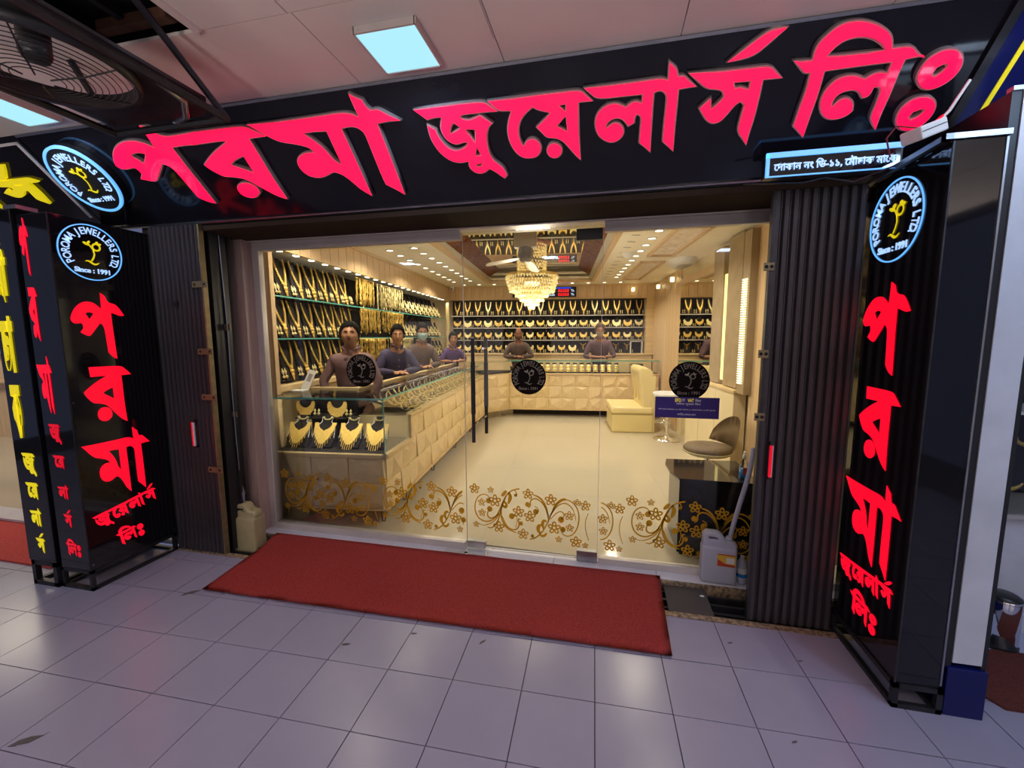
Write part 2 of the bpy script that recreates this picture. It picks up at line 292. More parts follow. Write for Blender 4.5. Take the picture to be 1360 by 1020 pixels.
# ---------------------------------------------------------------- flat lettering
GL={
 'pa':[[(-2.566,0.606),(-2.520,0.592),(-2.501,0.578),(-2.493,0.557),(-2.472,0.544),(-2.436,0.536),(-2.386,0.536),(-2.298,0.538),(-2.231,0.538),(-2.293,0.469),(-2.335,0.471),(-2.391,0.472),(-2.453,0.470),(-2.452,0.421),(-2.451,0.359),(-2.445,0.279),(-2.440,0.200),(-2.435,0.130),(-2.478,0.141),(-2.515,0.162),(-2.539,0.181),(-2.544,0.236),(-2.550,0.303),(-2.558,0.358),(-2.576,0.380),(-2.606,0.391),(-2.640,0.366),(-2.696,0.328),(-2.742,0.296),(-2.789,0.304),(-2.826,0.316),(-2.850,0.324),(-2.810,0.354),(-2.809,0.371),(-2.820,0.387),(-2.848,0.387),(-2.894,0.383),(-2.928,0.391),(-2.945,0.414),(-2.935,0.440),(-2.901,0.478),(-2.854,0.509),(-2.797,0.532),(-2.740,0.540),(-2.684,0.538),(-2.638,0.526),(-2.599,0.507),(-2.575,0.489),(-2.568,0.525),(-2.566,0.558),(-2.565,0.585)],[(-2.770,0.456),(-2.745,0.464),(-2.703,0.465),(-2.672,0.457),(-2.702,0.434),(-2.733,0.414),(-2.744,0.433),(-2.766,0.450)]],
 'ra':[[(-2.249,0.540),(-2.082,0.539),(-1.922,0.537),(-1.882,0.512),(-1.818,0.469),(-1.879,0.467),(-1.931,0.466),(-1.929,0.399),(-1.929,0.312),(-1.926,0.226),(-1.917,0.118),(-1.957,0.133),(-1.994,0.156),(-2.048,0.201),(-2.095,0.244),(-2.132,0.264),(-2.188,0.277),(-2.249,0.284),(-2.279,0.305),(-2.314,0.335),(-2.333,0.367),(-2.280,0.397),(-2.196,0.435),(-2.116,0.462),(-2.084,0.471),(-2.134,0.471),(-2.229,0.470),(-2.313,0.470)],[(-2.037,0.383),(-2.035,0.298),(-2.077,0.319),(-2.147,0.349),(-2.096,0.369)],[(-2.211,0.227),(-2.185,0.243),(-2.151,0.248),(-2.115,0.243),(-2.087,0.228),(-2.071,0.201),(-2.076,0.173),(-2.112,0.149),(-2.151,0.143),(-2.196,0.154),(-2.220,0.177),(-2.222,0.205)]],
 'maa':[[(-1.907,0.537),(-1.716,0.535),(-1.581,0.535),(-1.449,0.536),(-1.345,0.538),(-1.292,0.531),(-1.261,0.518),(-1.250,0.507),(-1.255,0.543),(-1.256,0.577),(-1.256,0.613),(-1.229,0.596),(-1.192,0.577),(-1.187,0.550),(-1.171,0.531),(-1.133,0.534),(-1.089,0.503),(-1.029,0.464),(-1.092,0.465),(-1.159,0.462),(-1.156,0.404),(-1.153,0.320),(-1.151,0.226),(-1.151,0.086),(-1.200,0.123),(-1.249,0.156),(-1.253,0.210),(-1.254,0.301),(-1.254,0.386),(-1.254,0.421),(-1.265,0.444),(-1.290,0.459),(-1.327,0.464),(-1.365,0.458),(-1.363,0.391),(-1.360,0.305),(-1.358,0.207),(-1.357,0.094),(-1.413,0.137),(-1.438,0.175),(-1.472,0.220),(-1.503,0.241),(-1.531,0.250),(-1.571,0.235),(-1.621,0.224),(-1.669,0.230),(-1.709,0.250),(-1.730,0.287),(-1.727,0.327),(-1.702,0.354),(-1.664,0.369),(-1.619,0.373),(-1.591,0.367),(-1.604,0.386),(-1.637,0.401),(-1.691,0.416),(-1.761,0.432),(-1.807,0.460),(-1.848,0.493),(-1.877,0.518)],[(-1.593,0.461),(-1.526,0.460),(-1.462,0.456),(-1.462,0.395),(-1.460,0.290),(-1.491,0.317),(-1.502,0.347),(-1.514,0.375),(-1.536,0.408),(-1.566,0.439)]],
 'ju':[[(-0.955,0.507),(-0.838,0.509),(-0.708,0.509),(-0.590,0.506),(-0.561,0.481),(-0.529,0.451),(-0.567,0.452),(-0.610,0.453),(-0.661,0.453),(-0.705,0.454),(-0.721,0.450),(-0.704,0.440),(-0.683,0.435),(-0.656,0.441),(-0.623,0.451),(-0.605,0.438),(-0.564,0.405),(-0.589,0.387),(-0.604,0.357),(-0.611,0.314),(-0.609,0.268),(-0.593,0.232),(-0.570,0.212),(-0.546,0.188),(-0.534,0.147),(-0.554,0.129),(-0.581,0.151),(-0.605,0.173),(-0.628,0.187),(-0.648,0.173),(-0.678,0.165),(-0.710,0.173),(-0.733,0.195),(-0.740,0.219),(-0.735,0.236),(-0.762,0.231),(-0.795,0.234),(-0.826,0.245),(-0.853,0.265),(-0.878,0.293),(-0.896,0.329),(-0.907,0.367),(-0.908,0.400),(-0.904,0.437),(-0.882,0.423),(-0.861,0.409),(-0.857,0.379),(-0.840,0.341),(-0.815,0.314),(-0.786,0.301),(-0.752,0.307),(-0.728,0.318),(-0.718,0.329),(-0.737,0.330),(-0.771,0.322),(-0.801,0.332),(-0.827,0.355),(-0.839,0.385),(-0.841,0.413),(-0.832,0.435),(-0.822,0.455),(-0.855,0.456),(-0.895,0.450)],[(-0.764,0.423),(-0.738,0.403),(-0.758,0.396),(-0.790,0.383),(-0.784,0.401)],[(-0.708,0.390),(-0.667,0.384),(-0.669,0.368),(-0.676,0.330),(-0.685,0.354),(-0.698,0.375)],[(-0.672,0.301),(-0.661,0.266),(-0.685,0.266)],[(-0.695,0.217),(-0.663,0.222),(-0.672,0.212),(-0.689,0.211)]],
 'ye':[[(-0.579,0.503),(-0.458,0.503),(-0.332,0.504),(-0.230,0.503),(-0.138,0.502),(-0.111,0.475),(-0.082,0.446),(-0.116,0.446),(-0.148,0.446),(-0.149,0.387),(-0.150,0.309),(-0.148,0.187),(-0.174,0.211),(-0.203,0.248),(-0.228,0.280),(-0.253,0.299),(-0.279,0.306),(-0.314,0.311),(-0.333,0.335),(-0.361,0.366),(-0.323,0.394),(-0.288,0.420),(-0.324,0.429),(-0.348,0.438),(-0.364,0.449),(-0.391,0.433),(-0.421,0.408),(-0.438,0.378),(-0.444,0.342),(-0.439,0.309),(-0.430,0.291),(-0.416,0.313),(-0.384,0.322),(-0.354,0.309),(-0.337,0.278),(-0.345,0.244),(-0.373,0.223),(-0.410,0.221),(-0.442,0.227),(-0.471,0.248),(-0.493,0.285),(-0.505,0.328),(-0.504,0.373),(-0.490,0.415),(-0.472,0.446),(-0.497,0.448),(-0.526,0.450),(-0.554,0.475)],[(-0.238,0.445),(-0.213,0.446),(-0.214,0.422)],[(-0.214,0.397),(-0.211,0.335),(-0.253,0.361)],[(-0.236,0.246),(-0.240,0.231),(-0.251,0.219),(-0.265,0.211),(-0.281,0.210),(-0.297,0.214),(-0.310,0.225),(-0.318,0.239),(-0.320,0.254),(-0.315,0.269),(-0.305,0.281),(-0.291,0.288),(-0.275,0.289),(-0.259,0.285),(-0.247,0.275),(-0.238,0.262)]],
 'laa':[[(-0.130,0.505),(-0.024,0.505),(0.083,0.505),(0.162,0.506),(0.203,0.507),(0.229,0.497),(0.227,0.530),(0.226,0.563),(0.246,0.550),(0.267,0.532),(0.275,0.505),(0.298,0.506),(0.324,0.482),(0.357,0.453),(0.321,0.451),(0.284,0.449),(0.286,0.392),(0.288,0.309),(0.293,0.188),(0.262,0.215),(0.233,0.241),(0.231,0.316),(0.231,0.390),(0.231,0.425),(0.221,0.444),(0.201,0.454),(0.182,0.448),(0.182,0.403),(0.184,0.320),(0.187,0.193),(0.156,0.221),(0.126,0.245),(0.126,0.305),(0.128,0.352),(0.120,0.365),(0.111,0.368),(0.105,0.354),(0.105,0.335),(0.073,0.321),(0.056,0.346),(0.033,0.362),(0.005,0.362),(-0.017,0.350),(-0.026,0.331),(-0.003,0.348),(0.019,0.352),(0.043,0.342),(0.060,0.316),(0.059,0.290),(0.036,0.264),(0.003,0.256),(-0.030,0.266),(-0.064,0.293),(-0.080,0.330),(-0.082,0.369),(-0.068,0.402),(-0.036,0.425),(-0.001,0.433),(0.030,0.428),(0.060,0.412),(0.079,0.426),(0.104,0.431),(0.127,0.421),(0.127,0.447),(0.043,0.448),(-0.068,0.449),(-0.103,0.478)]],
 'reph':[[(0.453,0.526),(0.527,0.581),(0.597,0.625),(0.660,0.620),(0.611,0.576),(0.552,0.530)]],
 'sa':[[(0.308,0.509),(0.451,0.503),(0.547,0.502),(0.632,0.501),(0.661,0.474),(0.691,0.445),(0.657,0.445),(0.617,0.446),(0.620,0.387),(0.621,0.309),(0.616,0.236),(0.614,0.185),(0.586,0.218),(0.556,0.251),(0.556,0.311),(0.560,0.358),(0.544,0.372),(0.528,0.364),(0.503,0.327),(0.478,0.298),(0.441,0.294),(0.410,0.316),(0.390,0.344),(0.373,0.368),(0.422,0.408),(0.430,0.364),(0.450,0.382),(0.468,0.402),(0.460,0.422),(0.441,0.430),(0.391,0.438),(0.347,0.475)],[(0.504,0.450),(0.563,0.447),(0.564,0.424),(0.534,0.437),(0.512,0.435)]],
 'li':[[(0.706,0.504),(0.745,0.502),(0.777,0.500),(0.773,0.525),(0.779,0.554),(0.802,0.580),(0.829,0.603),(0.865,0.612),(0.910,0.609),(0.960,0.594),(1.005,0.570),(1.036,0.544),(1.053,0.507),(1.082,0.507),(1.120,0.505),(1.147,0.481),(1.181,0.455),(1.161,0.461),(1.117,0.456),(1.117,0.413),(1.121,0.333),(1.121,0.268),(1.126,0.199),(1.078,0.247),(1.077,0.303),(1.074,0.353),(1.063,0.368),(1.048,0.370),(1.046,0.346),(1.034,0.335),(1.016,0.333),(0.996,0.357),(0.972,0.369),(0.943,0.367),(0.922,0.358),(0.913,0.336),(0.917,0.320),(0.929,0.340),(0.950,0.350),(0.977,0.344),(0.998,0.322),(1.006,0.291),(0.991,0.272),(0.960,0.260),(0.923,0.261),(0.892,0.277),(0.867,0.311),(0.857,0.352),(0.866,0.391),(0.889,0.421),(0.923,0.431),(0.962,0.429),(0.999,0.413),(1.023,0.428),(1.050,0.430),(1.070,0.423),(1.068,0.452),(0.994,0.452),(0.911,0.451),(0.842,0.450),(0.848,0.373),(0.847,0.303),(0.846,0.196),(0.812,0.226),(0.784,0.251),(0.786,0.330),(0.789,0.399),(0.784,0.450),(0.762,0.450),(0.730,0.481)],[(0.833,0.506),(0.848,0.528),(0.874,0.546),(0.916,0.551),(0.961,0.541),(0.995,0.523),(1.025,0.501),(0.973,0.502),(0.890,0.504)]],
 'bi':[[(1.185,0.377),(1.177,0.410),(1.185,0.449),(1.208,0.471),(1.241,0.482),(1.279,0.475),(1.311,0.450),(1.328,0.410),(1.319,0.375),(1.297,0.351),(1.260,0.335),(1.219,0.343)],[(1.236,0.399),(1.241,0.416),(1.258,0.424),(1.268,0.417),(1.261,0.402),(1.246,0.392)],[(1.183,0.226),(1.175,0.268),(1.188,0.301),(1.216,0.320),(1.252,0.322),(1.286,0.311),(1.311,0.283),(1.318,0.247),(1.307,0.213),(1.281,0.188),(1.245,0.181),(1.208,0.195)],[(1.232,0.244),(1.237,0.258),(1.261,0.267),(1.270,0.260),(1.262,0.246),(1.242,0.237)]],
}
def smooth_loop(pts,it=2):
    # round the gentle corners of an outline, keep the sharp ones
    for _ in range(it):
        n=len(pts); out=[]
        for i in range(n):
            a,b,c=Vector(pts[i-1]),Vector(pts[i]),Vector(pts[(i+1)%n])
            u,v=b-a,c-b
            if u.length<1e-9 or v.length<1e-9: out.append(tuple(b)); continue
            ang=abs(math.degrees(u.angle(v)))
            if ang<46 and ang>3: out+= [tuple(b-u*.25),tuple(b+v*.25)]
            else: out.append(tuple(b))
        pts=out
    return pts
def curve_to_mesh(cu,name):
    o=bpy.data.objects.new('tmp',cu); COL.objects.link(o)
    dg=bpy.context.evaluated_depsgraph_get(); me=bpy.data.meshes.new_from_object(o.evaluated_get(dg)); me.name=name
    bpy.data.objects.remove(o); me.materials.clear(); return me
def outline_mesh(name,loops,ext,bev=0,off=0,sm=True,res=2):
    cu=bpy.data.curves.new('c','CURVE'); cu.dimensions='2D'; cu.fill_mode='BOTH'
    for lp in loops:
        lp=smooth_loop(lp) if sm is True else lp
        s=cu.splines.new('POLY'); s.points.add(len(lp)-1)
        for p,q in zip(s.points,lp): p.co=(q[0],q[1],0,1)
        s.use_cyclic_u=True
    cu.extrude=ext; cu.bevel_depth=bev; cu.bevel_resolution=res; cu.offset=off
    return curve_to_mesh(cu,name)
def inset(loops,d):
    def area(l): return sum(l[i-1][0]*l[i][1]-l[i][0]*l[i-1][1] for i in range(len(l)))/2
    def inside(pt,l):
        c=False
        for i in range(len(l)):
            (x1,y1),(x2,y2)=l[i-1],l[i]
            if (y1>pt[1])!=(y2>pt[1]) and pt[0]<(x2-x1)*(pt[1]-y1)/(y2-y1)+x1: c=not c
        return c
    out=[]
    for k,l in enumerate(loops):
        hole=sum(inside(l[0],m_) for j,m_ in enumerate(loops) if j!=k)%2==1
        s=1 if area(l)>0 else -1
        if hole: s=-s
        n=len(l); q=[]
        for i in range(n):
            a,b,c=Vector(l[i-1]),Vector(l[i]),Vector(l[(i+1)%n]); u=(b-a); v=(c-b)
            if u.length<1e-7 or v.length<1e-7: q.append(tuple(b)); continue
            u.normalize(); v.normalize(); nu=Vector((-u.y,u.x)); nv=Vector((-v.y,v.x)); m_=nu+nv
            if m_.length<.2: q.append(tuple(b+u*(-d))); continue
            m_.normalize(); t=min(1.3,1/max(.35,m_.dot(nu))); q.append(tuple(b+m_*d*s*t))
        out.append(q)
    return out
def text_mesh(name,txt,size,ext=.001,off=0,align='CENTER',shear=0,space=1,xs=1):
    cu=bpy.data.curves.new('t','FONT'); cu.body=txt; cu.size=size; cu.extrude=ext; cu.offset=off; cu.align_x=align; cu.align_y='CENTER'; cu.shear=shear; cu.space_character=space; cu.resolution_u=3
    me=curve_to_mesh(cu,name)
    if xs!=1: me.transform(Matrix.Diagonal((xs,1,1,1)))
    return me
def fit(me,w,h):
    xs=[v.co.x for v in me.vertices]; ys=[v.co.y for v in me.vertices]
    if not xs: return me
    sx=w/max(1e-6,max(xs)-min(xs)) if w else None; sy=h/max(1e-6,max(ys)-min(ys)) if h else None
    sx=sx or sy; sy=sy or sx
    me.transform(Matrix.Diagonal((sx,sy,1,1))@Matrix.Translation((-(max(xs)+min(xs))/2,-(max(ys)+min(ys))/2,0))); return me
def joinmesh(name,items):
    b=bmesh.new()
    for me,mm in items:
        t=me.copy(); t.transform(mm); b.from_mesh(t); bpy.data.meshes.remove(t)
    out=bpy.data.meshes.new(name); b.to_mesh(out); b.free(); return out
def bbox(loops):
    P=[p for l in loops for p in l]; return min(p[0] for p in P),min(p[1] for p in P),max(p[0] for p in P),max(p[1] for p in P)
def remap(loops,x0,y0,x1,y1,src=None):
    a,b,c,d=src or bbox(loops)
    return [[(x0+(p[0]-a)/(c-a)*(x1-x0),y0+(p[1]-b)/(d-b)*(y1-y0)) for p in l] for l in loops]
# glyph forms with a short head line, for the side boxes
GL['pa2']=[[p for p in GL['pa'][0]],GL['pa'][1]]
_h=[i for i,p in enumerate(GL['pa'][0])]
def short_pa():
    L=list(GL['pa'][0]); 
    L[7]=(L[5][0]+.10,L[5][1]-.035); L[8]=(L[5][0]+.155,L[5][1]-.085); L[9]=(L[5][0]+.12,L[5][1]-.088); L[10]=(L[5][0]+.10,L[5][1]-.088); L[11]=(L[5][0]+.085,L[5][1]-.086)
    L[6]=(L[5][0]+.05,L[5][1]-.004)
    return [L,GL['pa'][1]]
GL['pa2']=short_pa()
def short_ra():
    L=list(GL['ra'][0]); a=L[0]; L[0]=(a[0]-.01,a[1]+.0); L[-1]=(L[-1][0]+.06,L[-1][1]); return [L]+GL['ra'][1:]
GL['ra2']=short_ra()
def swap(l): return l
def plane_rot(xdir,ydir,origin):
    x=Vector(xdir).normalized(); y=Vector(ydir).normalized(); z=x.cross(y)
    m=Matrix.Identity(4)
    for i in range(3): m[i][0],m[i][1],m[i][2],m[i][3]=x[i],y[i],z[i],origin[i]
    return m
def logo(parent,mm,r,ring,txt,plant,disc=None,thick=.004,ringw=.035,name='emblem',bold=False):
    """round emblem: ring, lettering on an arc, plant shaped sign, year"""
    if disc:
        d=part('disc',B().cyl((0,0,-.002),(0,0,0),r,48),disc,parent,rot=mm)
    if ring:
        ou=[(r*math.cos(a),r*math.sin(a)) for a in [2*PI*i/64 for i in range(64)]]; inn=[(x*(1-ringw),y*(1-ringw)) for x,y in ou]
        put('ring',outline_mesh('ring',[ou,inn],thick/2,sm=False),ring,parent,rot=mm@Matrix.Translation((0,0,thick/2+.0006)))
    s='POROMA JEWELLERS LTD.'; items=[]; wd={'I':.35,' ':.45,'.':.3,'M':1.15,'W':1.25,'O':1.05}
    ws=[wd.get(c,.82) for c in s]; tot=sum(ws); span=R(252); a=PI/2+span/2
    for c,wc in zip(s,ws):
        a-=span*wc/tot/2
        if c!=' ':
            me=text_mesh('l',c,r*(.40 if bold else .34),thick/2,r*(.010 if bold else .003))
            items.append((me,Matrix.Translation((r*.755*math.cos(a),r*.755*math.sin(a),0))@Matrix.Rotation(a-PI/2,4,'Z')@Matrix.Diagonal((.66 if bold else .80,1,1,1))))
        a-=span*wc/tot/2
    items.append((text_mesh('l','Since : 1991',r*.235,thick/2,r*.006),Matrix.Translation((0,-.66*r,0))))
    put('lettering',joinmesh('lettering',items),txt,parent,rot=mm@Matrix.Translation((0,0,thick/2+.0008)))
    # plant sign
    b=B(); k=r
    stem=[(.02*k+.10*k*math.sin(t*2.2),(-.34+.62*t)*k,0) for t in [i/10 for i in range(11)]]
    stem=[(-.02*k,-.30*k,0),(.05*k,-.18*k,0),(.09*k,-.05*k,0),(.07*k,.10*k,0),(0,.22*k,0),(-.08*k,.30*k,0)]
    b.tube(stem,.028*k,6,flat=.3)
    b.tube([(.17*k+.12*k*math.cos(t),.22*k+.12*k*math.sin(t),0) for t in [2*PI*i/16 for i in range(16)]],.03*k,6,closed=True,flat=.3)
    b.tube([(.07*k,.05*k,0),(.08*k,.15*k,0)],.028*k,6,flat=.3)
    for cx,cy,rx,ry,ro in ((-.15,.30,.10,.045,-.5),(-.06,.36,.07,.04,1.0),(.20,.38,.06,.045,1.2),(.28,.34,.06,.04,.3)):
        b.sph((cx*k,cy*k,0),1,10,6,(rx*k,ry*k,.006),Matrix.Rotation(ro,4,'Z'))
    b.tube([(-.22*k+.44*k*i/10,(-.36+.05*math.sin(i/10*2*PI+.5))*k,0) for i in range(11)],.03*k,6,rads=[.01*k+.026*k*math.sin(PI*i/10) for i in range(11)],flat=.3)
    part('plant_sign',b,plant,parent,rot=mm@Matrix.Translation((0,0,.003)))
# ================================================================ THE SETTING OUTSIDE
S=.325; TA=R(1.66)
fl=sroot('floor')
part('floor_slab',B().span((-9,-3,-.06),(4.2,2.40,-.006)),'grout',fl)
tb=B(); tb.box((S/2,S/2,-.004),(S-.0045,S-.0045,.010)); tme=tb.mesh('floor_tile')
rt=Matrix.Rotation(TA,4,'Z'); k=0
for i in range(-24,15):
    for j in range(3,16):
        x0,y0=S*(i-8.903+8),S*(j-7-0)
        c=rt@Vector((S*(i-.903+.5),S*(j-6.754-.5),0))
        p=rt@Vector((S*(i+.097-8+8),0,0))
        cx,cy=(rt@Vector((S*(i-.903),S*(j-7.754),0)))[:2]
        q=[(rt@Vector((S*(i-.903+a),S*(j-7.754+b_),0))) for a,b_ in ((0,0),(1,0),(0,1),(1,1))]
        if max(v.y for v in q)>2.72 or min(v.y for v in q)<-1.2 or q[0].x>3.1 or q[0].x<-7.5: continue
        o=put('floor_tile',tme,'tile',fl,rot=Matrix.Translation((cx,cy,random.uniform(-.0006,.0006)))@rt)
        if max(v.y for v in q)>2.375:
            # cut tile along the granite edge
            b=B(); w_=2.375-cy
            b.box((S/2,w_/2,-.004),(S-.0045,w_-.004,.010)); o.data=b.mesh('floor_tile'); o.data.materials.append(M['tile'])
# broken spots in the floor
for (x,y,a,s_) in ((-2.50,1.97,.8,.05),(-1.29,1.78,.3,.022),(-.60,1.95,1.0,.02),(.96,2.16,.2,.012),(.755,1.69,.5,.014),(-2.21,1.04,.7,.05),(.66,2.22,.4,.014),(-.98,1.93,.2,.016)):
    b=B(); n=9; pts=[(x+s_*(1+.5*math.sin(i*2.3))*math.cos(2*PI*i/n)*math.cos(a)-s_*.35*math.sin(2*PI*i/n)*math.sin(a),y+s_*(1+.4*math.cos(i*1.7))*math.cos(2*PI*i/n)*math.sin(a)+s_*.35*math.sin(2*PI*i/n)*math.cos(a)) for i in range(n)]
    b.prism(pts,.0015,.0026,'Z'); part('chip',b,'grout',fl)
struct('trim_1',B().span((-3.2,2.375,-.05),(1.6,2.42,.004)),'granite')
ch=sroot('trim_2')
part('channel_bed',B().span((-3.2,2.42,-.06),(1.6,2.70,-.045)),'dark_void',ch)
for y in (2.47,2.55,2.63): part('track_rail',B().span((-3.2,y-.008,-.045),(1.6,y+.008,-.008)),'dark_steel',ch)
tag(part('cover_board',B().span((.385,2.422,-.006),(.63,2.695,.006)),'mat_grey',bev=.002),'dark grey board bridging the shutter track right of the red carpet','board')
b=B(); b.sph((.60,2.60,.009),.014,8,6,(1,.6,.35)); tag(part('pebble',b,'white_plastic'),'small white chip lying on the dark grey track board','debris')
# threshold
th=sroot('trim_3')
xs=[-2.70,-1.55,-.985,-.33,.35,1.6]
for a,b_ in zip(xs,xs[1:]): part('threshold_slab',B().span((a+.001,2.70,-.03),(b_-.001,2.86,.036)),'threshold_marble',th,bev=.002)
part('threshold_lip',B().span((-2.70,2.684,-.04),(1.6,2.699,.03)),'granite',th)
b=B(); b.span((-1.12,2.705,.036),(-.80,2.765,.040)); fp=part('floor_plate',b,'chrome'); tag(fp,'polished floor spring plate on the threshold under the left glass door','plate')
part('hole',B().cyl((-.96,2.735,.0395),(-.96,2.735,.0412),.012,12),'dark_void',fp)
# corridor ceiling
ce=sroot('ceiling')
part('ceiling_void',B().span((-7,-3,2.95),(4.2,2.1,3.0)),'dark_void',ce)
e1=[-4.7,-3.95,-2.98,-2.135,-1.184,-.472,.266,1.0,1.75,2.6,3.4]
def panel(x0,x1,y0,y1,z=2.80):
    part('ceiling_panel',B().span((x0+.002,y0+.002,z),(x1-.002,y1-.002,z+.014)),'ceiling_panel',ce)
for a,b_ in zip(e1,e1[1:]): panel(a,b_,1.506,1.97,2.80+random.uniform(0,.002))
e2=[-4.7,-3.4,-2.07,-1.60,-1.20,-.49,.25,.99,1.75,2.6,3.4]
for a,b_ in zip(e2,e2[1:]):
    if abs(a+2.07)<.01: continue
    panel(a,b_,.76,1.506,2.80+random.uniform(0,.002))
for r_ in range(4):
    for a,b_ in zip(e2,e2[1:]): panel(a,b_,.76-.74*(r_+1),.76-.74*r_)
part('ceiling_cleat',B().span((-.50,1.50,2.792),(-.478,1.80,2.80)),'ceiling_panel',ce)
part('ceiling_cleat',B().span((-1.62,1.0,2.788),(-1.59,1.5,2.80)),'ceiling_panel',ce)
part('ceiling_bearer',B().span((-2.07,1.46,2.84),(-1.60,1.50,2.88)),'rust',ce)
part('ceiling_bearer',B().span((-1.95,.8,2.86),(-1.92,1.5,2.90)),'dark_steel',ce)
# lamps in the corridor ceiling
def lampbox(x,y,lab,cx=.131,cy=.131):
    t=thing('ceiling_lamp',lab,'lamp',(x,y,2.80),0,'corridor ceiling lamps')
    b=B(); 
    for q in ((-cx,0,.008,cy*2),(cx,0,.008,cy*2)): b.box((q[0],0,-.014),(.008,cy*2+.008,.028))
    for q in (-cy,cy): b.box((0,q,-.014),(cx*2,.008,.028))
    part('rim',b,'aluminium',t)
    part('diffuser',B().box((0,0,-.02),(cx*2-.008,cy*2-.008,.008)),'lamp_face',t); return t
lampbox(-.87,1.755,'square pale blue ceiling lamp above the sign, right of the missing panel')
lampbox(-3.09,1.73,'pale blue ceiling lamp at the left edge, below the round fan',.12,.14)
# sky-side walls of the corridor far behind the viewer keep the place closed
struct('wall_rear',B().span((-7,-3.1,0),(4.2,-3.0,3)),'concrete')
def SM(L): return [smooth_loop(l) for l in L]
# ================================================================ FASCIA SIGN
VD=(0,(1.97-2.42),(2.8-2.358))
FP=plane_rot((1,0,0),VD,(0,2.42,2.358))
fs=thing('fascia_sign','long black sloping shop sign with big glowing pink Bengali letters above the glass front','sign',(0,2.42,2.358))
FL=Matrix.Translation((0,-2.42,-2.358))@FP
part('panel',B().span((-3.50,-.005,-.03),(1.42,.632,0)),'fascia_black',fs,rot=FL)
b=B(); b.span((-3.50,.0,0),(1.42,.010,.012)); b.span((-3.5,.622,0),(1.42,.634,.01)); part('edge_trim',b,'steel',fs,rot=FL)
part('side_trim',B().span((1.392,0,0),(1.425,.63,.016)),'dark_steel',fs,rot=FL)
part('underside',B().span((-3.2,.0,-.03),(1.42,.38,0)),'cushion_brown',fs,rot=Matrix.Translation((0,.0,-.02)))
lift=Matrix.Translation((0,0,.024))
for k_,nm in (('pa','letter'),('ra','letter'),('maa','letter'),('ju','letter'),('ye','letter'),('laa','letter'),('reph','letter'),('sa','letter'),('li','letter'),('bi','letter')):
    base=put('letter',outline_mesh('letter',GL[k_],.012),'grey_rim',fs,rot=FL@Matrix.Translation((0,0,.013)))
    put('letter_face',outline_mesh('letter_face',inset(SM(GL[k_]),.0072),.007,sm=False),'pink_acrylic',base,rot=Matrix.Translation((0,0,.012)))
# round light box on the left of the fascia
t=thing('round_light_box','round light box with blue rim and yellow plant emblem left of the big sign','sign',(0,2.42,2.358))
DC=FL@Matrix.Translation((-3.235,.362,0))@Matrix.Rotation(R(0),4,'Z')
part('drum',B().cyl((0,0,.002),(0,0,.055),.205,48),'satin_black',t,rot=DC,smooth=False)
ou=[(.207*math.cos(2*PI*i/64),.207*math.sin(2*PI*i/64)) for i in range(64)]
put('glow_rim',outline_mesh('glow_rim',[ou,[(x*.93,y*.93) for x,y in ou]],.008,sm=False),'blue_neon',t,rot=DC@Matrix.Translation((0,0,.052)))
logo(t,DC@Matrix.Translation((0,0,.056)),.185,None,'white_neon','yellow_acrylic')
# neighbours' fascias
nf=thing('neighbour_fascia','black sloping sign with yellow letters of the shop on the left','sign',(0,2.42,2.358))
part('panel',B().span((-5.6,-.005,-.03),(-3.51,.632,0)),'fascia_black',nf,rot=FL)
part('border',B().span((-3.56,.10,0),(-3.535,.60,.006)).span((-5.4,.585,0),(-3.535,.60,.006)),'white_plastic',nf,rot=FL)
put('letter',outline_mesh('letter',remap(SM(GL['sa']),-4.12,.225,-3.66,.405),.01,sm=False),'yellow_acrylic',nf,rot=FL@Matrix.Translation((0,0,.012)))
put('letter',outline_mesh('letter',remap(GL['reph'],-3.99,.405,-3.80,.495),.01,sm=False),'yellow_acrylic',nf,rot=FL@Matrix.Translation((0,0,.012)))
put('letter',outline_mesh('letter',remap(SM(GL['laa']),-4.62,.225,-4.15,.45),.01,sm=False),'yellow_acrylic',nf,rot=FL@Matrix.Translation((0,0,.012)))
nr=thing('neighbour_fascia','dark blue sloping sign with a yellow border line of the shop on the right','sign',(0,2.42,2.358))
part('panel',B().span((1.43,-.005,-.03),(3.3,.632,0)),'navy_gloss',nr,rot=FL)
part('border',B().span((1.495,.16,0),(1.512,.62,.004)).span((1.495,.16,0),(3.2,.175,.004)),'sign_yellow',nr,rot=FL)
# lintel and shutter head box
struct('trim_4',B().span((-3.2,2.46,2.36),(1.6,2.86,2.42)),'cushion_brown')
struct('trim_5',B().span((-2.80,2.70,2.335),(1.6,2.80,2.362)),'brown_sheet')
struct('trim_6',B().span((-3.2,2.43,2.345),(1.6,2.455,2.375)),'dark_steel')
# ================================================================ GLASS FRONT
fr=sroot('window_1')
part('window_jamb',B().span((-2.765,2.70,0),(-2.665,2.86,2.335)),'frame_wood',fr,bev=.004)
part('window_jamb',B().span((-2.775,2.695,0),(-2.762,2.72,2.34)),'aluminium',fr)
part('window_stile',B().span((-2.664,2.79,.036),(-2.605,2.84,2.30)),'aluminium',fr,bev=.004)
part('window_head',B().span((-2.76,2.76,2.300),(1.5,2.86,2.335)),'aluminium',fr,bev=.003)
part('window_rail',B().span((-2.605,2.785,2.238),(-.985,2.835,2.300)),'aluminium',fr,bev=.003)
part('window_rail',B().span((-.028,2.785,2.238),(1.5,2.835,2.300)),'aluminium',fr,bev=.003)
part('window_rail',B().span((-2.605,2.785,.036),(-.985,2.835,.085)),'aluminium',fr,bev=.003)
part('window_rail',B().span((-.028,2.785,.036),(1.5,2.835,.080)),'aluminium',fr,bev=.003)
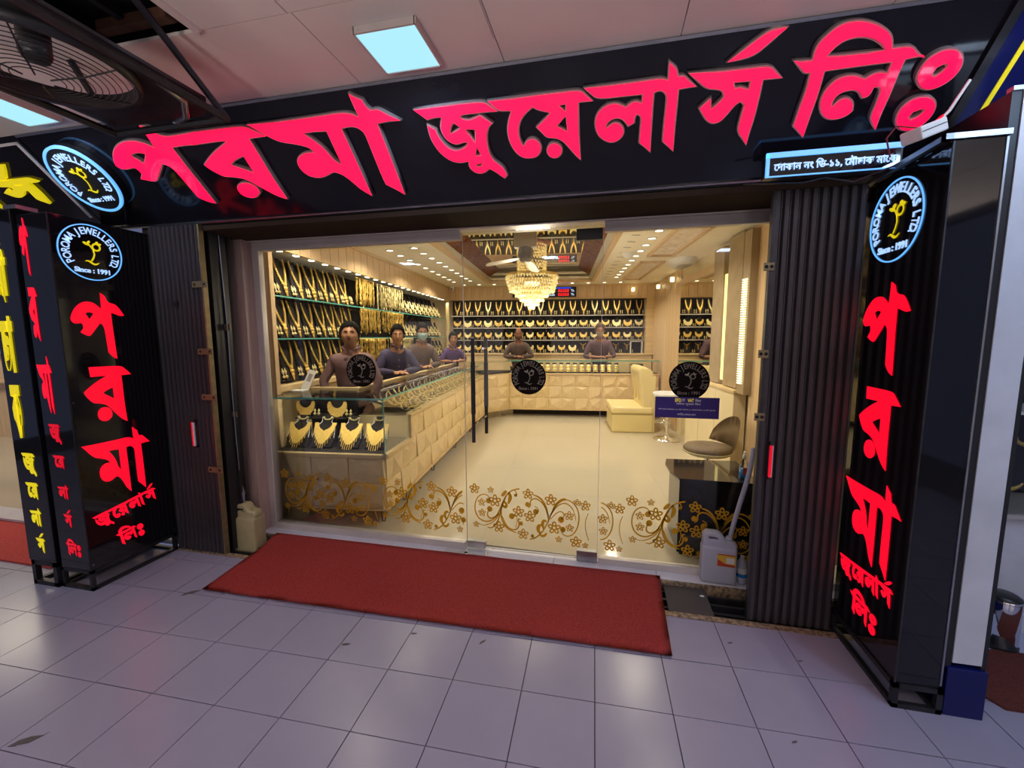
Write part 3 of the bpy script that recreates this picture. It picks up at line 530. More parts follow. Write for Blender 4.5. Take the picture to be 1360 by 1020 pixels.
for a,b_ in ((-2.62,-.985),(-.028,1.5)): part('window_pane',B().span((a,2.805,.07),(b_,2.815,2.25)),'glass',fr)
dr=thing('glass_door','frameless glass door with long black pull handle and round shop sticker','door',(-.975,2.81,.04))
part('pane',B().span((0,-.005,.012),(.94,.005,2.245)),'glass',dr)
b=B(); b.span((-.001,-.006,.012),(.002,.006,2.245)); b.span((.938,-.006,.012),(.941,.006,2.245)); part('pane_edge',b,'aluminium',dr)
part('bottom_patch_fitting',B().span((.003,-.02,.012),(.145,.02,.062)),'steel',dr,bev=.003)
part('bottom_patch_fitting',B().span((.80,-.02,.0),(.94,.02,.075)),'steel',dr,bev=.003)
part('top_patch_fitting',B().span((.77,-.02,2.155),(.935,.02,2.225)),'satin_black',dr,bev=.003)
hd=Matrix.Identity(4)
for hx,hy,z0,z1 in ((.085,-.07,.815,1.535),(.137,.07,.85,1.525)):
    hl=part('handle',B().cyl((hx,hy,z0),(hx,hy,z1),.0125,16),'dark_steel',dr,smooth=False)
    part('grip',B().cyl((hx,hy,z0+.20),(hx,hy,z1-.16),.0155,16),'satin_black',hl)
    b=B(); 
    for zz in (z0+.13,z1-.06): b.cyl((hx,0,zz),(hx,hy,zz),.009,10)
    part('standoff',b,'chrome',hl)
# stickers on the glass
def sticker(x,z,r,lab,col='decal_black'):
    t=thing('glass_sticker',lab,'sticker',(x,2.803,z),0,'round stickers on the glass')
    logo(t,plane_rot((1,0,0),(0,0,1),(0,0,0)),r,None,'decal_cream','decal_cream',disc=col,thick=.0006,bold=True)
    # the printed marks are cut out of the black film so the lit shop shines through them
    d=[c for c in t.children if c.name.startswith('disc')][0]
    cb=bmesh.new()
    for c in t.children:
        if c is d: continue
        tm=c.data.copy(); tm.transform(c.matrix_local); cb.from_mesh(tm); bpy.data.meshes.remove(tm)
    bmesh.ops.scale(cb,vec=(1,14,1),verts=cb.verts); cm_=bpy.data.meshes.new('cut'); cb.to_mesh(cm_); cb.free()
    co=bpy.data.objects.new('cut',cm_); COL.objects.link(co)
    dm=d.data.copy(); dm.transform(d.matrix_local); do=bpy.data.objects.new('dd',dm); COL.objects.link(do)
    md=do.modifiers.new('b','BOOLEAN'); md.object=co; md.operation='DIFFERENCE'; md.solver='EXACT'; md.use_self=True
    dg=bpy.context.evaluated_depsgraph_get(); nm_=bpy.data.meshes.new_from_object(do.evaluated_get(dg))
    if len(nm_.polygons)>60: d.data=nm_; d.matrix_local=ID; nm_.name='disc'
    bpy.data.objects.remove(do); bpy.data.objects.remove(co)
sticker(-1.782,1.338,.122,'round black sticker on the left pane in front of the salesman in mauve')
sticker(-.516,1.313,.120,'round black sticker on the glass door beside the handle')
sticker(.508,1.309,.120,'round black sticker on the right pane above the purple notice')
t=thing('vat_notice','purple notice with white and yellow Bengali lines stuck on the right pane','notice',(.50,2.803,1.138))
part('sheet',B().span((-.19,-.0012,-.068),(.19,0,.066)),'navy',t)
NR=plane_rot((1,0,0),(0,0,1),(0,-.0014,0))
def nt(txt,x,z,h,w_,mt): put('lettering',fit(text_mesh('l',txt,.03,.0003,.0002),w_,h),mt,t,rot=NR@Matrix.Translation((x,z,.0006)))
nt('EFD',-.052,.046,.022,.036,'sign_yellow'); nt('েক',-.02,.046,.02,.018,'white_plastic'); nt('VAT',.022,.046,.022,.036,'sign_yellow'); nt('িদন',.065,.046,.02,.034,'white_plastic')
nt('পিবত জুমার িদন',.008,.022,.019,.145,'white_plastic'); nt('পিত মােস ভাগবান ১০১ জন পােবন ১০ হাজার টাকা ১০১িট পুরসার',0,-.014,.013,.34,'white_plastic'); nt('জাতীয় রাজস েবাড',.0,-.045,.018,.11,'white_plastic')
# gold floral film strips
def flower(b,cx,cy,r):
    for i in range(5):
        a=PI/2+i*2*PI/5; px,py=cx+r*.56*math.cos(a),cy+r*.56*math.sin(a)
        c,s=math.cos(a),math.sin(a); b.append((px,py,r*.43,r*.33,a))
FX,FZ=.00300,.00300
def P2(x,y): return ((x-330)*.00121,(272-y)*.00121)
def floral(name,x0,lab,keep,hide=None):
    t=thing('floral_film',lab,'decal',(x0,2.8035,.418),0,'gold floral films on the glass')
    bl=B()
    def petal(cx,cy,ra,rb,a):
        n=8; v=[];w2=[]
        for i in range(n):
            u=2*PI*i/n; ca,sa=math.cos(u),math.sin(u)
            def q(s_): 
                x=ra*s_*ca; y=rb*s_*sa; return (cx+x*math.cos(a)-y*math.sin(a),0,cy+x*math.sin(a)+y*math.cos(a))
            v.append(bl.b.verts.new(q(1.0))); w2.append(bl.b.verts.new(q(.42)))
        for i in range(n): bl.b.faces.new((v[i],v[(i+1)%n],w2[(i+1)%n],w2[i]))
    def fl_(x,y,r):
        cx,cy=P2(x,y); r*=.00121
        if not keep(cx+x0): return
        for i in range(5):
            a=PI/2+i*2*PI/5; petal(cx+r*.6*math.cos(a),cy+r*.6*math.sin(a),r*.46,r*.36,a)
    def stroke(pts,w0,w1,blob=None,wm=None):
        p=[Vector(P2(*q)) for q in pts]
        for _ in range(2):
            o=[p[0]]
            for a,b_ in zip(p,p[1:]): o+=[a*.75+b_*.25,a*.25+b_*.75]
            o.append(p[-1]); p=o
        n=len(p); L=[];Rr=[]
        for i,q in enumerate(p):
            d=(p[min(n-1,i+1)]-p[max(0,i-1)]); d=d.normalized() if d.length>0 else Vector((1,0)); nn=Vector((-d.y,d.x)); f=i/(n-1)
            w_=(w0*(1-f)+w1*f+1.6)*.00121*.5
            if wm: w_+=wm*.00121*.5*math.sin(PI*f)
            a,c=q+nn*w_,q-nn*w_; L.append(bl.b.verts.new((a.x,0,a.y))); Rr.append(bl.b.verts.new((c.x,0,c.y)))
        for i in range(n-1):
            if keep(p[i].x+x0) and keep(p[i+1].x+x0): bl.b.faces.new((L[i],L[i+1],Rr[i+1],Rr[i]))
        if blob and keep(P2(*blob[:2])[0]+x0):
            cx,cy=P2(blob[0],blob[1]); r=blob[2]*.00121; n=12
            bl.b.faces.new([bl.b.verts.new((cx+r*math.cos(2*PI*i/n),0,cy+r*1.1*math.sin(2*PI*i/n))) for i in range(n)])
    for f in ((204,207,32),(304,207,20),(330,272,38),(248,288,24),(250,352,24),(213,428,20),(353,432,35),(472,327,35),(540,350,35),(529,215,32),(662,240,35),(500,462,33),(683,405,38),(768,325,28),(772,397,24),(710,472,20),(808,478,34),(812,243,22),(858,258,30),(861,493,18)): fl_(*f)
    stroke([(298,272),(292,245),(262,235),(228,250),(208,290),(205,340),(222,385),(262,408),(305,400),(338,370),(362,320),(388,250),(420,208),(455,192),(478,188)],3,5,(290,275,16),wm=3)
    stroke([(282,440),(305,445),(330,425),(352,385),(370,310),(400,235)],2,4,wm=4)
    stroke([(296,328),(284,345),(284,372),(302,384),(328,375),(352,345)],3,4,(298,325,17),wm=4)
    stroke([(225,420),(255,434),(300,418),(335,388),(356,350)],1,4,wm=2)
    stroke([(368,310),(366,360),(380,408),(410,442),(460,458)],3,2,wm=6)
    stroke([(372,360),(400,425),(440,445),(470,430),(478,400),(468,372),(485,372)],4,4,(488,398,12),wm=3)
    stroke([(440,352),(462,355),(466,392),(455,425)],3,2,(432,358,17))
    stroke([(368,290),(395,310),(402,290),(385,270)],3,3,wm=14)
    stroke([(412,212),(425,235),(420,262),(410,285)],3,2,wm=18)
    stroke([(370,240),(385,225),(400,205)],2,4,wm=16)
    stroke([(448,196),(462,215),(462,235),(448,228)],4,4,(455,228,9))
    stroke([(650,365),(644,310),(622,255),(590,225),(560,217)],4,2,wm=7)
    stroke([(648,345),(632,285),(595,243),(560,238),(541,258),(545,285),(530,300)],4,3,(526,278,14),wm=3)
    stroke([(575,325),(592,318),(588,295),(568,285)],5,3,(575,318,16))
    stroke([(648,375),(668,310),(700,258),(742,228),(782,238),(815,275),(826,335),(815,400),(785,442),(750,450),(726,432),(735,405)],4,4,(733,410,16),wm=2)
    stroke([(655,345),(690,280),(735,248),(772,262),(798,300),(806,350)],4,1,wm=3)
    stroke([(660,355),(700,308),(730,302),(742,328),(722,352)],4,5,(722,352,18))
    stroke([(665,325),(690,262),(720,232),(748,225)],3,5,wm=5)
    stroke([(650,362),(635,400),(608,445),(575,478),(540,490)],5,4,wm=3)
    stroke([(604,450),(588,430),(592,400),(608,395)],3,2,wm=18)
    stroke([(622,420),(612,390),(622,365),(640,372)],3,2,wm=14)
    stroke([(570,482),(556,468),(560,455)],3,2,(555,468,10)); stroke([(600,460),(625,462),(640,440)],3,2,wm=12)
    stroke([(875,300),(858,350),(862,410),(880,460)],2,2,wm=1)
    me=bl.mesh(name,norm=False)
    for p in me.polygons: 
        pass
    o=put('floral_print',me,'decal_gold',t,kind='stuff'); return t
floral('f1',-2.36,'gold floral film low on the left pane, next to the wooden jamb',lambda x:-2.60<x<-.99)
floral('f2',-1.487,'gold floral film low on the left pane, beside the glass door',lambda x:-1.93<x<-.995)
floral('f3',-.759,'gold floral film across the foot of the glass door',lambda x:-.96<x<-.045)
floral('f4',.338-.87,'gold floral film low on the right pane, next to the door edge',lambda x:-.02<x)
floral('f5',.338,'gold floral film low on the right pane, left half over the pale floor',lambda x:-.02<x<1.4)

# ================================================================ SIDE BOXES
def stand(parent,x0,x1,y0,y1,h,t_=.022):
    b=B()
    for x in (x0,x1):
        for y in (y0,y1): b.box((x+(t_/2 if x==x0 else -t_/2),y+(t_/2 if y==y0 else -t_/2),h/2),(t_,t_,h))
    for z in (t_/2,h-t_/2):
        b.span((x0,y0,z-t_/2),(x1,y0+t_,z+t_/2)); b.span((x0,y1-t_,z-t_/2),(x1,y1,z+t_/2)); b.span((x0,y0,z-t_/2),(x0+t_,y1,z+t_/2)); b.span((x1-t_,y0,z-t_/2),(x1,y1,z+t_/2))
    part('stand_frame',b,'dark_steel',parent)
LW=[[q for q in l] for k_ in ('ju','ye','laa','sa','reph') for l in GL[k_]]
LI=[l for k_ in ('li','bi') for l in GL[k_]]
def letters(t,mm,items,mt,lift_=.0):
    for lp,(x0,z0,x1,z1),rot,src in items:
        lp=remap(SM(lp),-(x1-x0)/2,-(z1-z0)/2,(x1-x0)/2,(z1-z0)/2,src)
        put('letter',outline_mesh('letter',lp,.0012,sm=False),mt,t,rot=mm@Matrix.Translation(((x0+x1)/2,(z0+z1)/2,.0022+lift_))@Matrix.Rotation(rot,4,'Z'))
# left box
t=thing('side_sign_box','tall black light box left of the shutter with large red letters and blue round emblem','sign',(-3.25,2.1,0))
OFF=Matrix.Translation((3.25,-2.1,0))
part('cabinet',B().span((-3.365,1.845,.135),(-3.12,2.385,2.30)),'gloss_black',t,rot=OFF,bev=.003)
stand(t,-.125,.13,-.255,.285,.135)
b=B()
b.b.free()
for y,z in ((1.86,2.27),(2.37,2.27),(1.86,1.2),(2.37,1.2),(1.86,.17),(2.37,.17)): part('screw',B().cyl((-3.12,y,z),(-3.117,y,z),.004,8),'chrome',t,rot=OFF)

part('edge_strip',B().span((-3.124,1.842,.135),(-3.118,1.848,2.30)),'dark_steel',t,rot=OFF)
LFm=OFF@plane_rot((0,1,0),(0,0,1),(-3.12,0,0))
letters(t,LFm,[(GL['pa2'],(1.895,1.452,2.185,1.868),0,None),(GL['ra2'],(1.917,1.035,2.190,1.408),0,None),(GL['maa'],(1.870,.550,2.262,.990),0,None),
  (LW,(1.885,.395,2.275,.535),R(10),None),(LI,(2.00,.215,2.165,.345),R(8),None)],'red_acrylic')
logo(t,LFm@Matrix.Translation((2.040,2.110,0)),.168,'blue_neon','white_neon','yellow_acrylic')
FFm=OFF@plane_rot((1,0,0),(0,0,1),(0,1.845,0))
letters(t,FFm,[(GL['pa2'],(-3.355,1.951,-3.285,2.28),0,None),(GL['ra2'],(-3.35,1.57,-3.275,1.885),0,None),(GL['maa'],(-3.352,1.13,-3.235,1.48),0,None)],'red_acrylic')
letters(t,FFm,[(GL['ju'],(-3.32,.943,-3.225,1.067),0,None),(GL['ye'],(-3.316,.787,-3.22,.871),0,None),(GL['laa'],(-3.31,.593,-3.22,.687),0,None),(GL['sa']+GL['reph'],(-3.29,.41,-3.22,.526),0,None),(LI,(-3.30,.22,-3.18,.335),0,None)],'dim_red_acrylic')
# second, yellow lettered box
t=thing('side_sign_box','narrow black light box with yellow letters at the far left','sign',(-3.5,2.1,0))
OFF=Matrix.Translation((3.5,-2.1,0))
part('cabinet',B().span((-3.62,1.830,.165),(-3.385,2.385,2.33)),'gloss_black',t,rot=OFF,bev=.003)
stand(t,-.105,.11,-.27,.285,.165,.03)
part('bracket',B().span((-3.43,1.83,2.33),(-3.33,1.93,2.352)),'steel',t,rot=OFF)
F2=OFF@plane_rot((1,0,0),(0,0,1),(0,1.830,0))
letters(t,F2,[(GL['ju'],(-3.555,.730,-3.445,.877),0,None),(GL['ye'],(-3.555,.579,-3.45,.687),0,None),(GL['laa'],(-3.55,.40,-3.455,.522),0,None),(GL['sa']+GL['reph'],(-3.53,.224,-3.455,.357),0,None)],'yellow_acrylic')
for txt,(x0,z0,x1,z1) in (('েমৗ',(-3.60,1.80,-3.47,2.157)),('চা',(-3.585,1.379,-3.485,1.72)),('ক',(-3.57,.972,-3.50,1.303))):
    put('letter',fit(text_mesh('letter',txt,.1,.003,.0035),x1-x0,z1-z0),'yellow_acrylic',t,rot=F2@Matrix.Translation(((x0+x1)/2,(z0+z1)/2,.004)))
# right box
t=thing('side_sign_box','tall black light box right of the shutter with large red letters and blue round emblem','sign',(1.31,2.2,0))
OFF=Matrix.Translation((-1.31,-2.2,0))
part('cabinet',B().span((1.232,1.962,.115),(1.395,2.47,2.305)),'gloss_black',t,rot=OFF,bev=.003)
stand(t,-.085,.095,-.245,.275,.115)
b=B(); b.span((1.390,1.958,.13),(1.397,1.965,2.30)); part('edge_strip',b,'steel',t,rot=OFF)
part('edge_strip',B().span((1.229,1.958,.115),(1.235,1.964,2.3)),'dark_steel',t,rot=OFF)
b=B(); b.span((1.20,1.95,2.305),(1.40,1.975,2.325)); b.span((1.20,2.45,2.305),(1.40,2.475,2.325)); b.span((1.20,1.95,2.305),(1.225,2.47,2.325)); part('top_frame',b,'steel',t,rot=OFF)
RF=OFF@plane_rot((0,-1,0),(0,0,1),(1.232,0,0))
letters(t,RF,[(GL['pa2'],(-2.425,1.412,-2.095,1.825),0,None),(GL['ra2'],(-2.385,.985,-2.096,1.345),0,None),(GL['maa'],(-2.452,.505,-2.02,.925),0,None),
  (LW,(-2.442,.365,-2.02,.500),R(6),None),(LI,(-2.325,.205,-2.11,.345),R(0),None)],'red_acrylic')
logo(t,RF@Matrix.Translation((-2.255,2.092,0)),.178,'blue_neon','white_neon','yellow_acrylic')
# small address light box
t=thing('address_sign','slim blue-rimmed light box with the shop address in Bengali under the right of the sign','sign',(.97,2.26,2.37))
part('housing',B().box((0,.03,0),(.54,.05,.105)),'satin_black',t)
b=B(); b.box((0,0,.042),(.54,.012,.022)); b.box((-.263,0,0),(.014,.012,.10)); b.box((0,0,-.051),(.54,.01,.004)); part('glow_rim',b,'blue_neon',t)
put('lettering',fit(text_mesh('l','েদাকান নং িড-১১, েমৗচাক মােক',.05,.002,.0012),.485,.046),'white_neon',t,rot=plane_rot((1,0,0),(0,0,1),(.005,-.006,-.010)))
part('face',B().box((0,.003,-.005),(.52,.004,.085)),'gloss_black',t)
# black and white column beside the right box
t=thing('column_cladding','white panelled column with black edges and blue plinth right of the sign box','column',(1.48,2.2,0))
OFF=Matrix.Translation((-1.48,-2.2,0))
part('black_edge',B().span((1.400,1.975,.21),(1.432,2.45,2.46)),'satin_black',t,rot=OFF)
part('white_panel',B().span((1.432,1.970,.235),(1.532,2.45,2.46)),'white_panel',t,rot=OFF)
part('black_edge',B().span((1.532,1.975,.21),(1.552,2.45,2.46)),'satin_black',t,rot=OFF)
part('top_bar',B().span((1.40,1.97,2.46),(1.56,2.0,2.475)),'steel',t,rot=OFF)
part('plinth',B().span((1.412,1.960,0),(1.552,2.45,.215)),'navy_gloss',t,rot=OFF,bev=.003)
# junction box and wires
t=thing('junction_box','cream plastic junction box with red and white wires on top of the right sign box','box',(1.215,2.10,2.395),rot=Matrix.Rotation(R(28),4,'Z')@Matrix.Rotation(R(-22),4,'Y'))
part('case',B().box((0,0,0),(.15,.075,.05)),'white_plastic',t,bev=.006)
part('lid_line',B().box((0,-.038,.004),(.14,.002,.003)),'dark_steel',t)
part('wire',B().tube([(.07,0,.01),(.12,-.02,.04),(.20,-.05,.12)],.006,6),'white_plastic',t)
part('wire',B().tube([(.06,.01,.01),(.10,-.01,.03)],.007,6),'red_acrylic',t)
part('wire',B().tube([(-.02,0,.02),(-.09,.03,.06),(-.17,.02,.03),(-.20,.0,-.04)],.003,6),'velvet_red',t)
tag(part('cable',B().tube([(.62,2.3,2.31),(.75,2.28,2.295),(.86,2.27,2.285),(.95,2.27,2.30),(1.06,2.26,2.27),(1.2,2.24,2.32)],.004,6),'dark_steel'),'dark cable hanging under the address light box','cable')
# ================================================================ FOLDING SHUTTERS
def shutter(x0,x1,y,z1,n,lab,hinge_x,hz,handle):
    t=thing('folding_shutter',lab,'shutter',(x0,y,0)); w_=(x1-x0)/n
    b=B(); b.prism([(0,0),(w_*.18,-.016),(w_*.62,-.018),(w_*.86,0),(w_,0),(w_,.01),(0,.01)],.004,z1,'Z'); me=b.mesh('slat')
    for i in range(n): put('slat',me,'shutter',t,loc=(i*w_,0,0))
    part('edge_bar',B().box(((x1-x0) if hinge_x>x0+.2 else 0,0,z1/2),(.014,.035,z1)),'brass_plate' if hinge_x>x0+.2 else 'dark_steel',t)
    for z in hz:
        b=B(); b.box((hinge_x-x0,-.024,z),(.125 if hinge_x>x0+.2 else .05,.004,.042)); h=part('hinge_plate',b,'brass_plate',t,bev=.004)
        for dx in ((-.04,.04) if hinge_x>x0+.2 else (-.012,.012)): part('bolt_hole',B().cyl((hinge_x-x0+dx,-.0265,z),(hinge_x-x0+dx,-.0255,z),.009,10),'dark_void',h)
    hx,hz_=handle
    h=part('pull_handle',B().cyl((hx-x0,-.045,hz_-.085),(hx-x0,-.045,hz_+.085),.0085,10),'white_plastic',t)
    part('red_grip',B().cyl((hx-x0-.004,-.049,hz_-.085),(hx-x0-.004,-.049,hz_+.085),.0075,10),'dim_red_acrylic',h)
    for q in (-.09,.09): part('handle_foot',B().box((hx-x0,-.028,hz_+q),(.014,.036,.02)),'dark_steel',h)
    return t
sl=shutter(-3.13,-2.70,2.41,2.345,11,'dark corrugated folding shutter stacked left of the glass front',-2.715,(1.947,1.49,1.17,.645),(-2.85,.905))
part('keeper',B().box((.20,-.025,1.82),(.035,.01,.035)),'dark_steel',sl)
shutter(.805,1.215,2.45,2.32,10,'dark corrugated folding shutter stacked right of the glass front',.795,(1.937,1.494,1.161),(.857,.93))
# dark pocket behind the left shutter
t=thing('steel_channel','black steel channel post between left shutter and glass front','post',(-2.69,2.5,0))
b=B(); b.span((-.03,-.03,0),(-.012,.06,2.345)); b.span((-.012,.05,0),(.0,.075,2.34)); b.span((-.3,.10,0),(-.03,.12,2.34)); part('channel',b,'satin_black',t)
b=B(); b.box((.01,.045,1.66),(.05,.006,.045)); b.box((.01,.045,1.02),(.045,.006,.04)); part('lug',b,'brass_plate',t)
part('chain',B().tube([(.01,.03,2.3),(.015,.04,1.6),(.02,.03,1.2),(.025,.03,.8),(.02,.04,.6)],.003,5),'steel',t)
b=B(); pr=[(.0,0),(.03,-.035),(.08,-.05),(.13,-.045),(.13,-.04),(.08,-.043),(.035,-.03),(.005,.005)]
b.prism(pr,0.02,2.33,'Z'); tag(part('sheet_metal',b,'brown_sheet',None,True,loc=(-2.835,2.69,0) ),'curved grey brown metal sheet beside the wooden door jamb','sheet')
# ================================================================ CARPET, CANS
b=B(); nx,ny=60,14; g=[]
c4=[(-2.457,1.997),(.350,2.045),(.367,2.716),(-2.528,2.700)]
for j in range(ny+1):
    row=[]
    for i in range(nx+1):
        u,v=i/nx,j/ny; x=(c4[0][0]*(1-u)+c4[1][0]*u)*(1-v)+(c4[3][0]*(1-u)+c4[2][0]*u)*v; y=(c4[0][1]*(1-u)+c4[1][1]*u)*(1-v)+(c4[3][1]*(1-u)+c4[2][1]*u)*v
        z=.014+.030*max(0,(v-.72)/.28)**1.0*(1 if v<.99 else 1)+.0015*noise.noise((x*5,y*9,0))
        row.append(b.b.verts.new((x,y,z)))
    g.append(row)
for j in range(ny):
    for i in range(nx): b.b.faces.new((g[j][i],g[j][i+1],g[j+1][i+1],g[j+1][i]))
bmesh.ops.solidify(b.b,geom=b.b.faces[:],thickness=-.012)
tag(part('red_carpet',b,'carpet',None,True),'long dark red carpet runner in front of the glass door','carpet')
def jerrycan(name,lab,loc,rz,mt,w_,d,h,label_=False,level=None):
    t=thing(name,lab,'canister',loc,rz)
    b=B(); b.box((0,0,h*.38),(w_,d,h*.76)); body=part('body',b,mt,t,bev=.018)
    b=B(); b.prism([(-w_*.46,h*.75),(w_*.46,h*.75),(w_*.46,h*.80),(w_*.34,h*.86),(w_*.18,h*.865),(w_*.10,h*.90),(-.0,h*.985),(-w_*.34,h*.99),(-w_*.45,h*.93)],-d*.30,d*.30); sh=b
    # handle opening
    b2=B(); o=[(-w_*.46,h*.74),(w_*.46,h*.74),(w_*.47,h*.80),(w_*.36,h*.86),(w_*.16,h*.87),(w_*.04,h*.975),(-w_*.05,h),(-w_*.36,h),(-w_*.46,h*.93)]; hole=[(-w_*.31,h*.87),(-w_*.0,h*.855),(-w_*.05,h*.93),(-w_*.31,h*.935)]
    b.b.free(); b2.b.free()
    put('shoulder',outline_mesh('shoulder',[o,hole],d*.26,.01,-.006,sm=False),mt,t,rot=Matrix.Rotation(PI/2,4,'X'))
    part('neck',B().cyl((w_*.28,0,h*.84),(w_*.28,0,h*.93),w_*.09,16),mt,t)
    return t
t=jerrycan('jerrycan','translucent white jerrycan with red and yellow label on the right threshold',(.715,2.745,.037),R(-4),'clear_plastic',.205,.09,.325)
lb=part('label',B().span((-.012,-.0465,.125),(.092,-.0455,.205)),'label_yellow',t)
part('label_print',B().prism([(-.01,.127),(.09,.127),(.09,.14),(.03,.145),(.0,.165),(-.01,.17)],-.0475,-.0466).span((-.01,-.0475,.198),(.09,-.0466,.204)),'label_red',lb)
part('label_picture',B().span((.04,-.0475,.148),(.085,-.0466,.185)),'white_plastic',lb)
tag(part('drain_hose',B().tube([(.775,2.745,.31),(.79,2.735,.42),(.815,2.725,.56),(.845,2.72,.70),(.86,2.715,.80),(.868,2.71,.92)],.014,10),'clear_plastic',None,True),'pale hose rising from the white jerrycan along the shutter','hose')
t=thing('water_bottle','small clear bottle with blue and white wrapper behind the white jerrycan','bottle',(.862,2.765,.037))
part('body',B().lathe([(.0,0),(.028,0),(.03,.01),(.03,.13),(.012,.16),(.012,.175),(0,.175)],16),'clear_plastic',t,True)
part('wrapper',B().lathe([(.0305,.035),(.0305,.10)],16),'white_plastic',t); part('wrapper_stripe',B().lathe([(.0312,.04),(.0312,.065)],16),'blue_liquid',t)
t=jerrycan('jerrycan','dirty beige plastic jerrycan tucked beside the left wooden jamb',(-2.655,2.575,-.045),R(6),'beige_plastic',.185,.13,.37)
tag(part('drain_hose',B().tube([(-2.70,2.58,.28),(-2.70,2.58,.40),(-2.73,2.58,.48),(-2.78,2.58,.56)],.018,10),'hose',None,True),'grey hose bending into the beige jerrycan','hose')
# ================================================================ FAN IN THE CEILING CORNER
t=thing('ceiling_fan_cage','round wire fan cage in a dark metal frame hung from the corridor ceiling, top left','fan',(-2.02,1.22,2.56))
b=B(); 
cage=B()
for i in range(11):
    r_=.07+.0195*i; cage.tube([(r_*math.cos(2*PI*k/48),r_*math.sin(2*PI*k/48),-.045*(1-(r_/.27)**2)) for k in range(48)],.0019,5,closed=True)
for k in range(6):
    a=k*PI/3+.3; cage.tube([(.04*math.cos(a),.04*math.sin(a),-.046),(.16*math.cos(a),.16*math.sin(a),-.03),(.27*math.cos(a),.27*math.sin(a),0)],.003,5)
part('guard',cage,'satin_black',t)
part('motor',B().lathe([(0,.02),(.035,.02),(.045,.04),(.045,.12),(0,.14)],20),'dark_steel',t,True)
fb=part('hoop',B().lathe([(.272,-.006),(.29,-.01),(.29,.05),(.272,.05),(.272,-.006)],40),'dark_steel',t,True)
o=[(-.30,-.42),(.34,-.42),(.34,.36),(.22,.46),(-.30,.46)]; 
put('plate',outline_mesh('plate',[o,[(.285*math.cos(2*PI*i/40),.285*math.sin(2*PI*i/40)) for i in range(40)]],.006,sm=False),'dark_steel',t,loc=(0,0,.035))
for a_,b_ in (((.34,-.42),(.34,.46)),((-.30,-.42),(-.30,.46)),((-.30,.46),(.34,.46))):
    part('frame_bar',B().tube([(a_[0],a_[1],-.0),(b_[0],b_[1],-.0)],.016,6),'dark_steel',t)
part('brace_tube',B().tube([(.30,-.35,.02),(.30,.18,.02),(.27,.32,.015),(.16,.42,.01),(.05,.46,.01)],.013,8),'steel',t,True)
part('hanger',B().tube([(.34,.46,0),(.34,.10,.24)],.014,6),'dark_steel',t); part('hanger',B().tube([(-.3,.46,0),(-.3,.3,.24)],.014,6),'dark_steel',t)
# ================================================================ NEIGHBOURS
ns=sroot('floor_neighbour',(0,0,0))
part('shop_floor',B().span((-16,2.62,0),(-3.2,5,.03)),'ivory_tile',ns)
struct('wall_left_neighbour',B().span((-16,4.6,0),(-3.5,4.7,2.4)),'wood')
struct('trim_7',B().span((-16,2.44,0),(-3.2,2.62,.035)),'threshold_marble')
tag(part('red_carpet',B().span((-8,1.98,.001),(-3.72,2.44,.014)),'carpet'),'red carpet in front of the neighbouring shop at the left edge','carpet')
struct('wall_divider',B().span((-3.26,2.46,0),(-3.14,2.95,2.9)),'satin_black')
struct('wall_divider_right',B().span((1.56,2.5,0),(1.64,3.2,2.9)),'satin_black')
FR[0]=ID
for k_ in range(3):
    b=B(); b.span((-16,4.5,.9+.45*k_),(-3.6,4.6,.93+.45*k_)); struct('trim_%d'%(20+k_),b,'pale_wood')
for lx in (-5,-7.5,-10): lamp('neighbour_light','AREA',(lx,3.6,2.35),22,WARM,.6)
t=thing('neighbour_showcase','black glass showcase with gold necklaces in the shop at the right edge','showcase',(2.35,2.75,0))
part('base',B().span((-.62,-.12,0),(.8,.4,.64)),'white_panel',t,bev=.004)
part('ledge',B().span((-.64,-.15,.64),(.8,.42,.66)),'aluminium',t)
part('back',B().span((-.62,.25,.66),(.8,.30,2.2)),'velvet',t)
part('pane',B().span((-.62,-.125,.66),(.8,-.12,2.2)),'case_glass',t)
part('shelf',B().span((-.62,-.1,1.18),(.8,.25,1.195)).span((-.62,-.1,1.62),(.8,.25,1.635)),'white_plastic',t)
part('red_marking',B().prism([(-.42,1.29),(-.36,1.29),(-.31,1.38),(-.37,1.38)],-.13,-.127).prism([(-.34,1.29),(-.28,1.29),(-.23,1.38),(-.29,1.38)],-.13,-.127),'label_red',t)
for i,(x,z) in enumerate(((2.0,1.02),(2.12,.80),(2.05,.84),(1.99,.78),(2.2,1.05),(2.0,1.5),(2.1,1.45))):
    b=B(); b.tube([(.055*math.cos(q)*(1.2),-.02*math.sin(q),.045*math.sin(q)) for q in [PI*1.0+PI*k/10 for k in range(11)]],.009,6,rads=[.004+.009*math.sin(PI*k/10) for k in range(11)])
    FR[0]=ID; tag(part('gold_necklace',b,'gold',None,True,loc=(x,2.72,z)),'%s gold necklace from the top in the right edge showcase'%ORD[[1.5,1.45,1.05,1.02,.84,.80,.78].index(z)],'necklace','necklaces in the right neighbour showcase')
t=thing('waste_bin','polished steel pedal bin with black base ring at the right edge','bin',(2.0,2.50,0))
part('body',B().lathe([(0,.02),(.066,.02),(.066,.25),(.063,.262)],28),'chrome',t,True)
part('lid',B().lathe([(.065,.262),(.064,.272),(.045,.285),(0,.287)],28),'satin_black',t,True); part('lid_rim',B().lathe([(.067,.255),(.068,.262),(.060,.272)],28),'chrome',t,True)
part('base_ring',B().lathe([(0,0),(.070,0),(.070,.022),(.066,.024)],28),'satin_black',t)
tag(part('brown_carpet',B().prism([(1.90,2.44),(1.655,2.10),(1.69,2.04),(3.2,2.06),(3.2,2.46)],.001,.012,'Z'),'brown_carpet'),'dark brown carpet on the floor at the right edge','carpet')
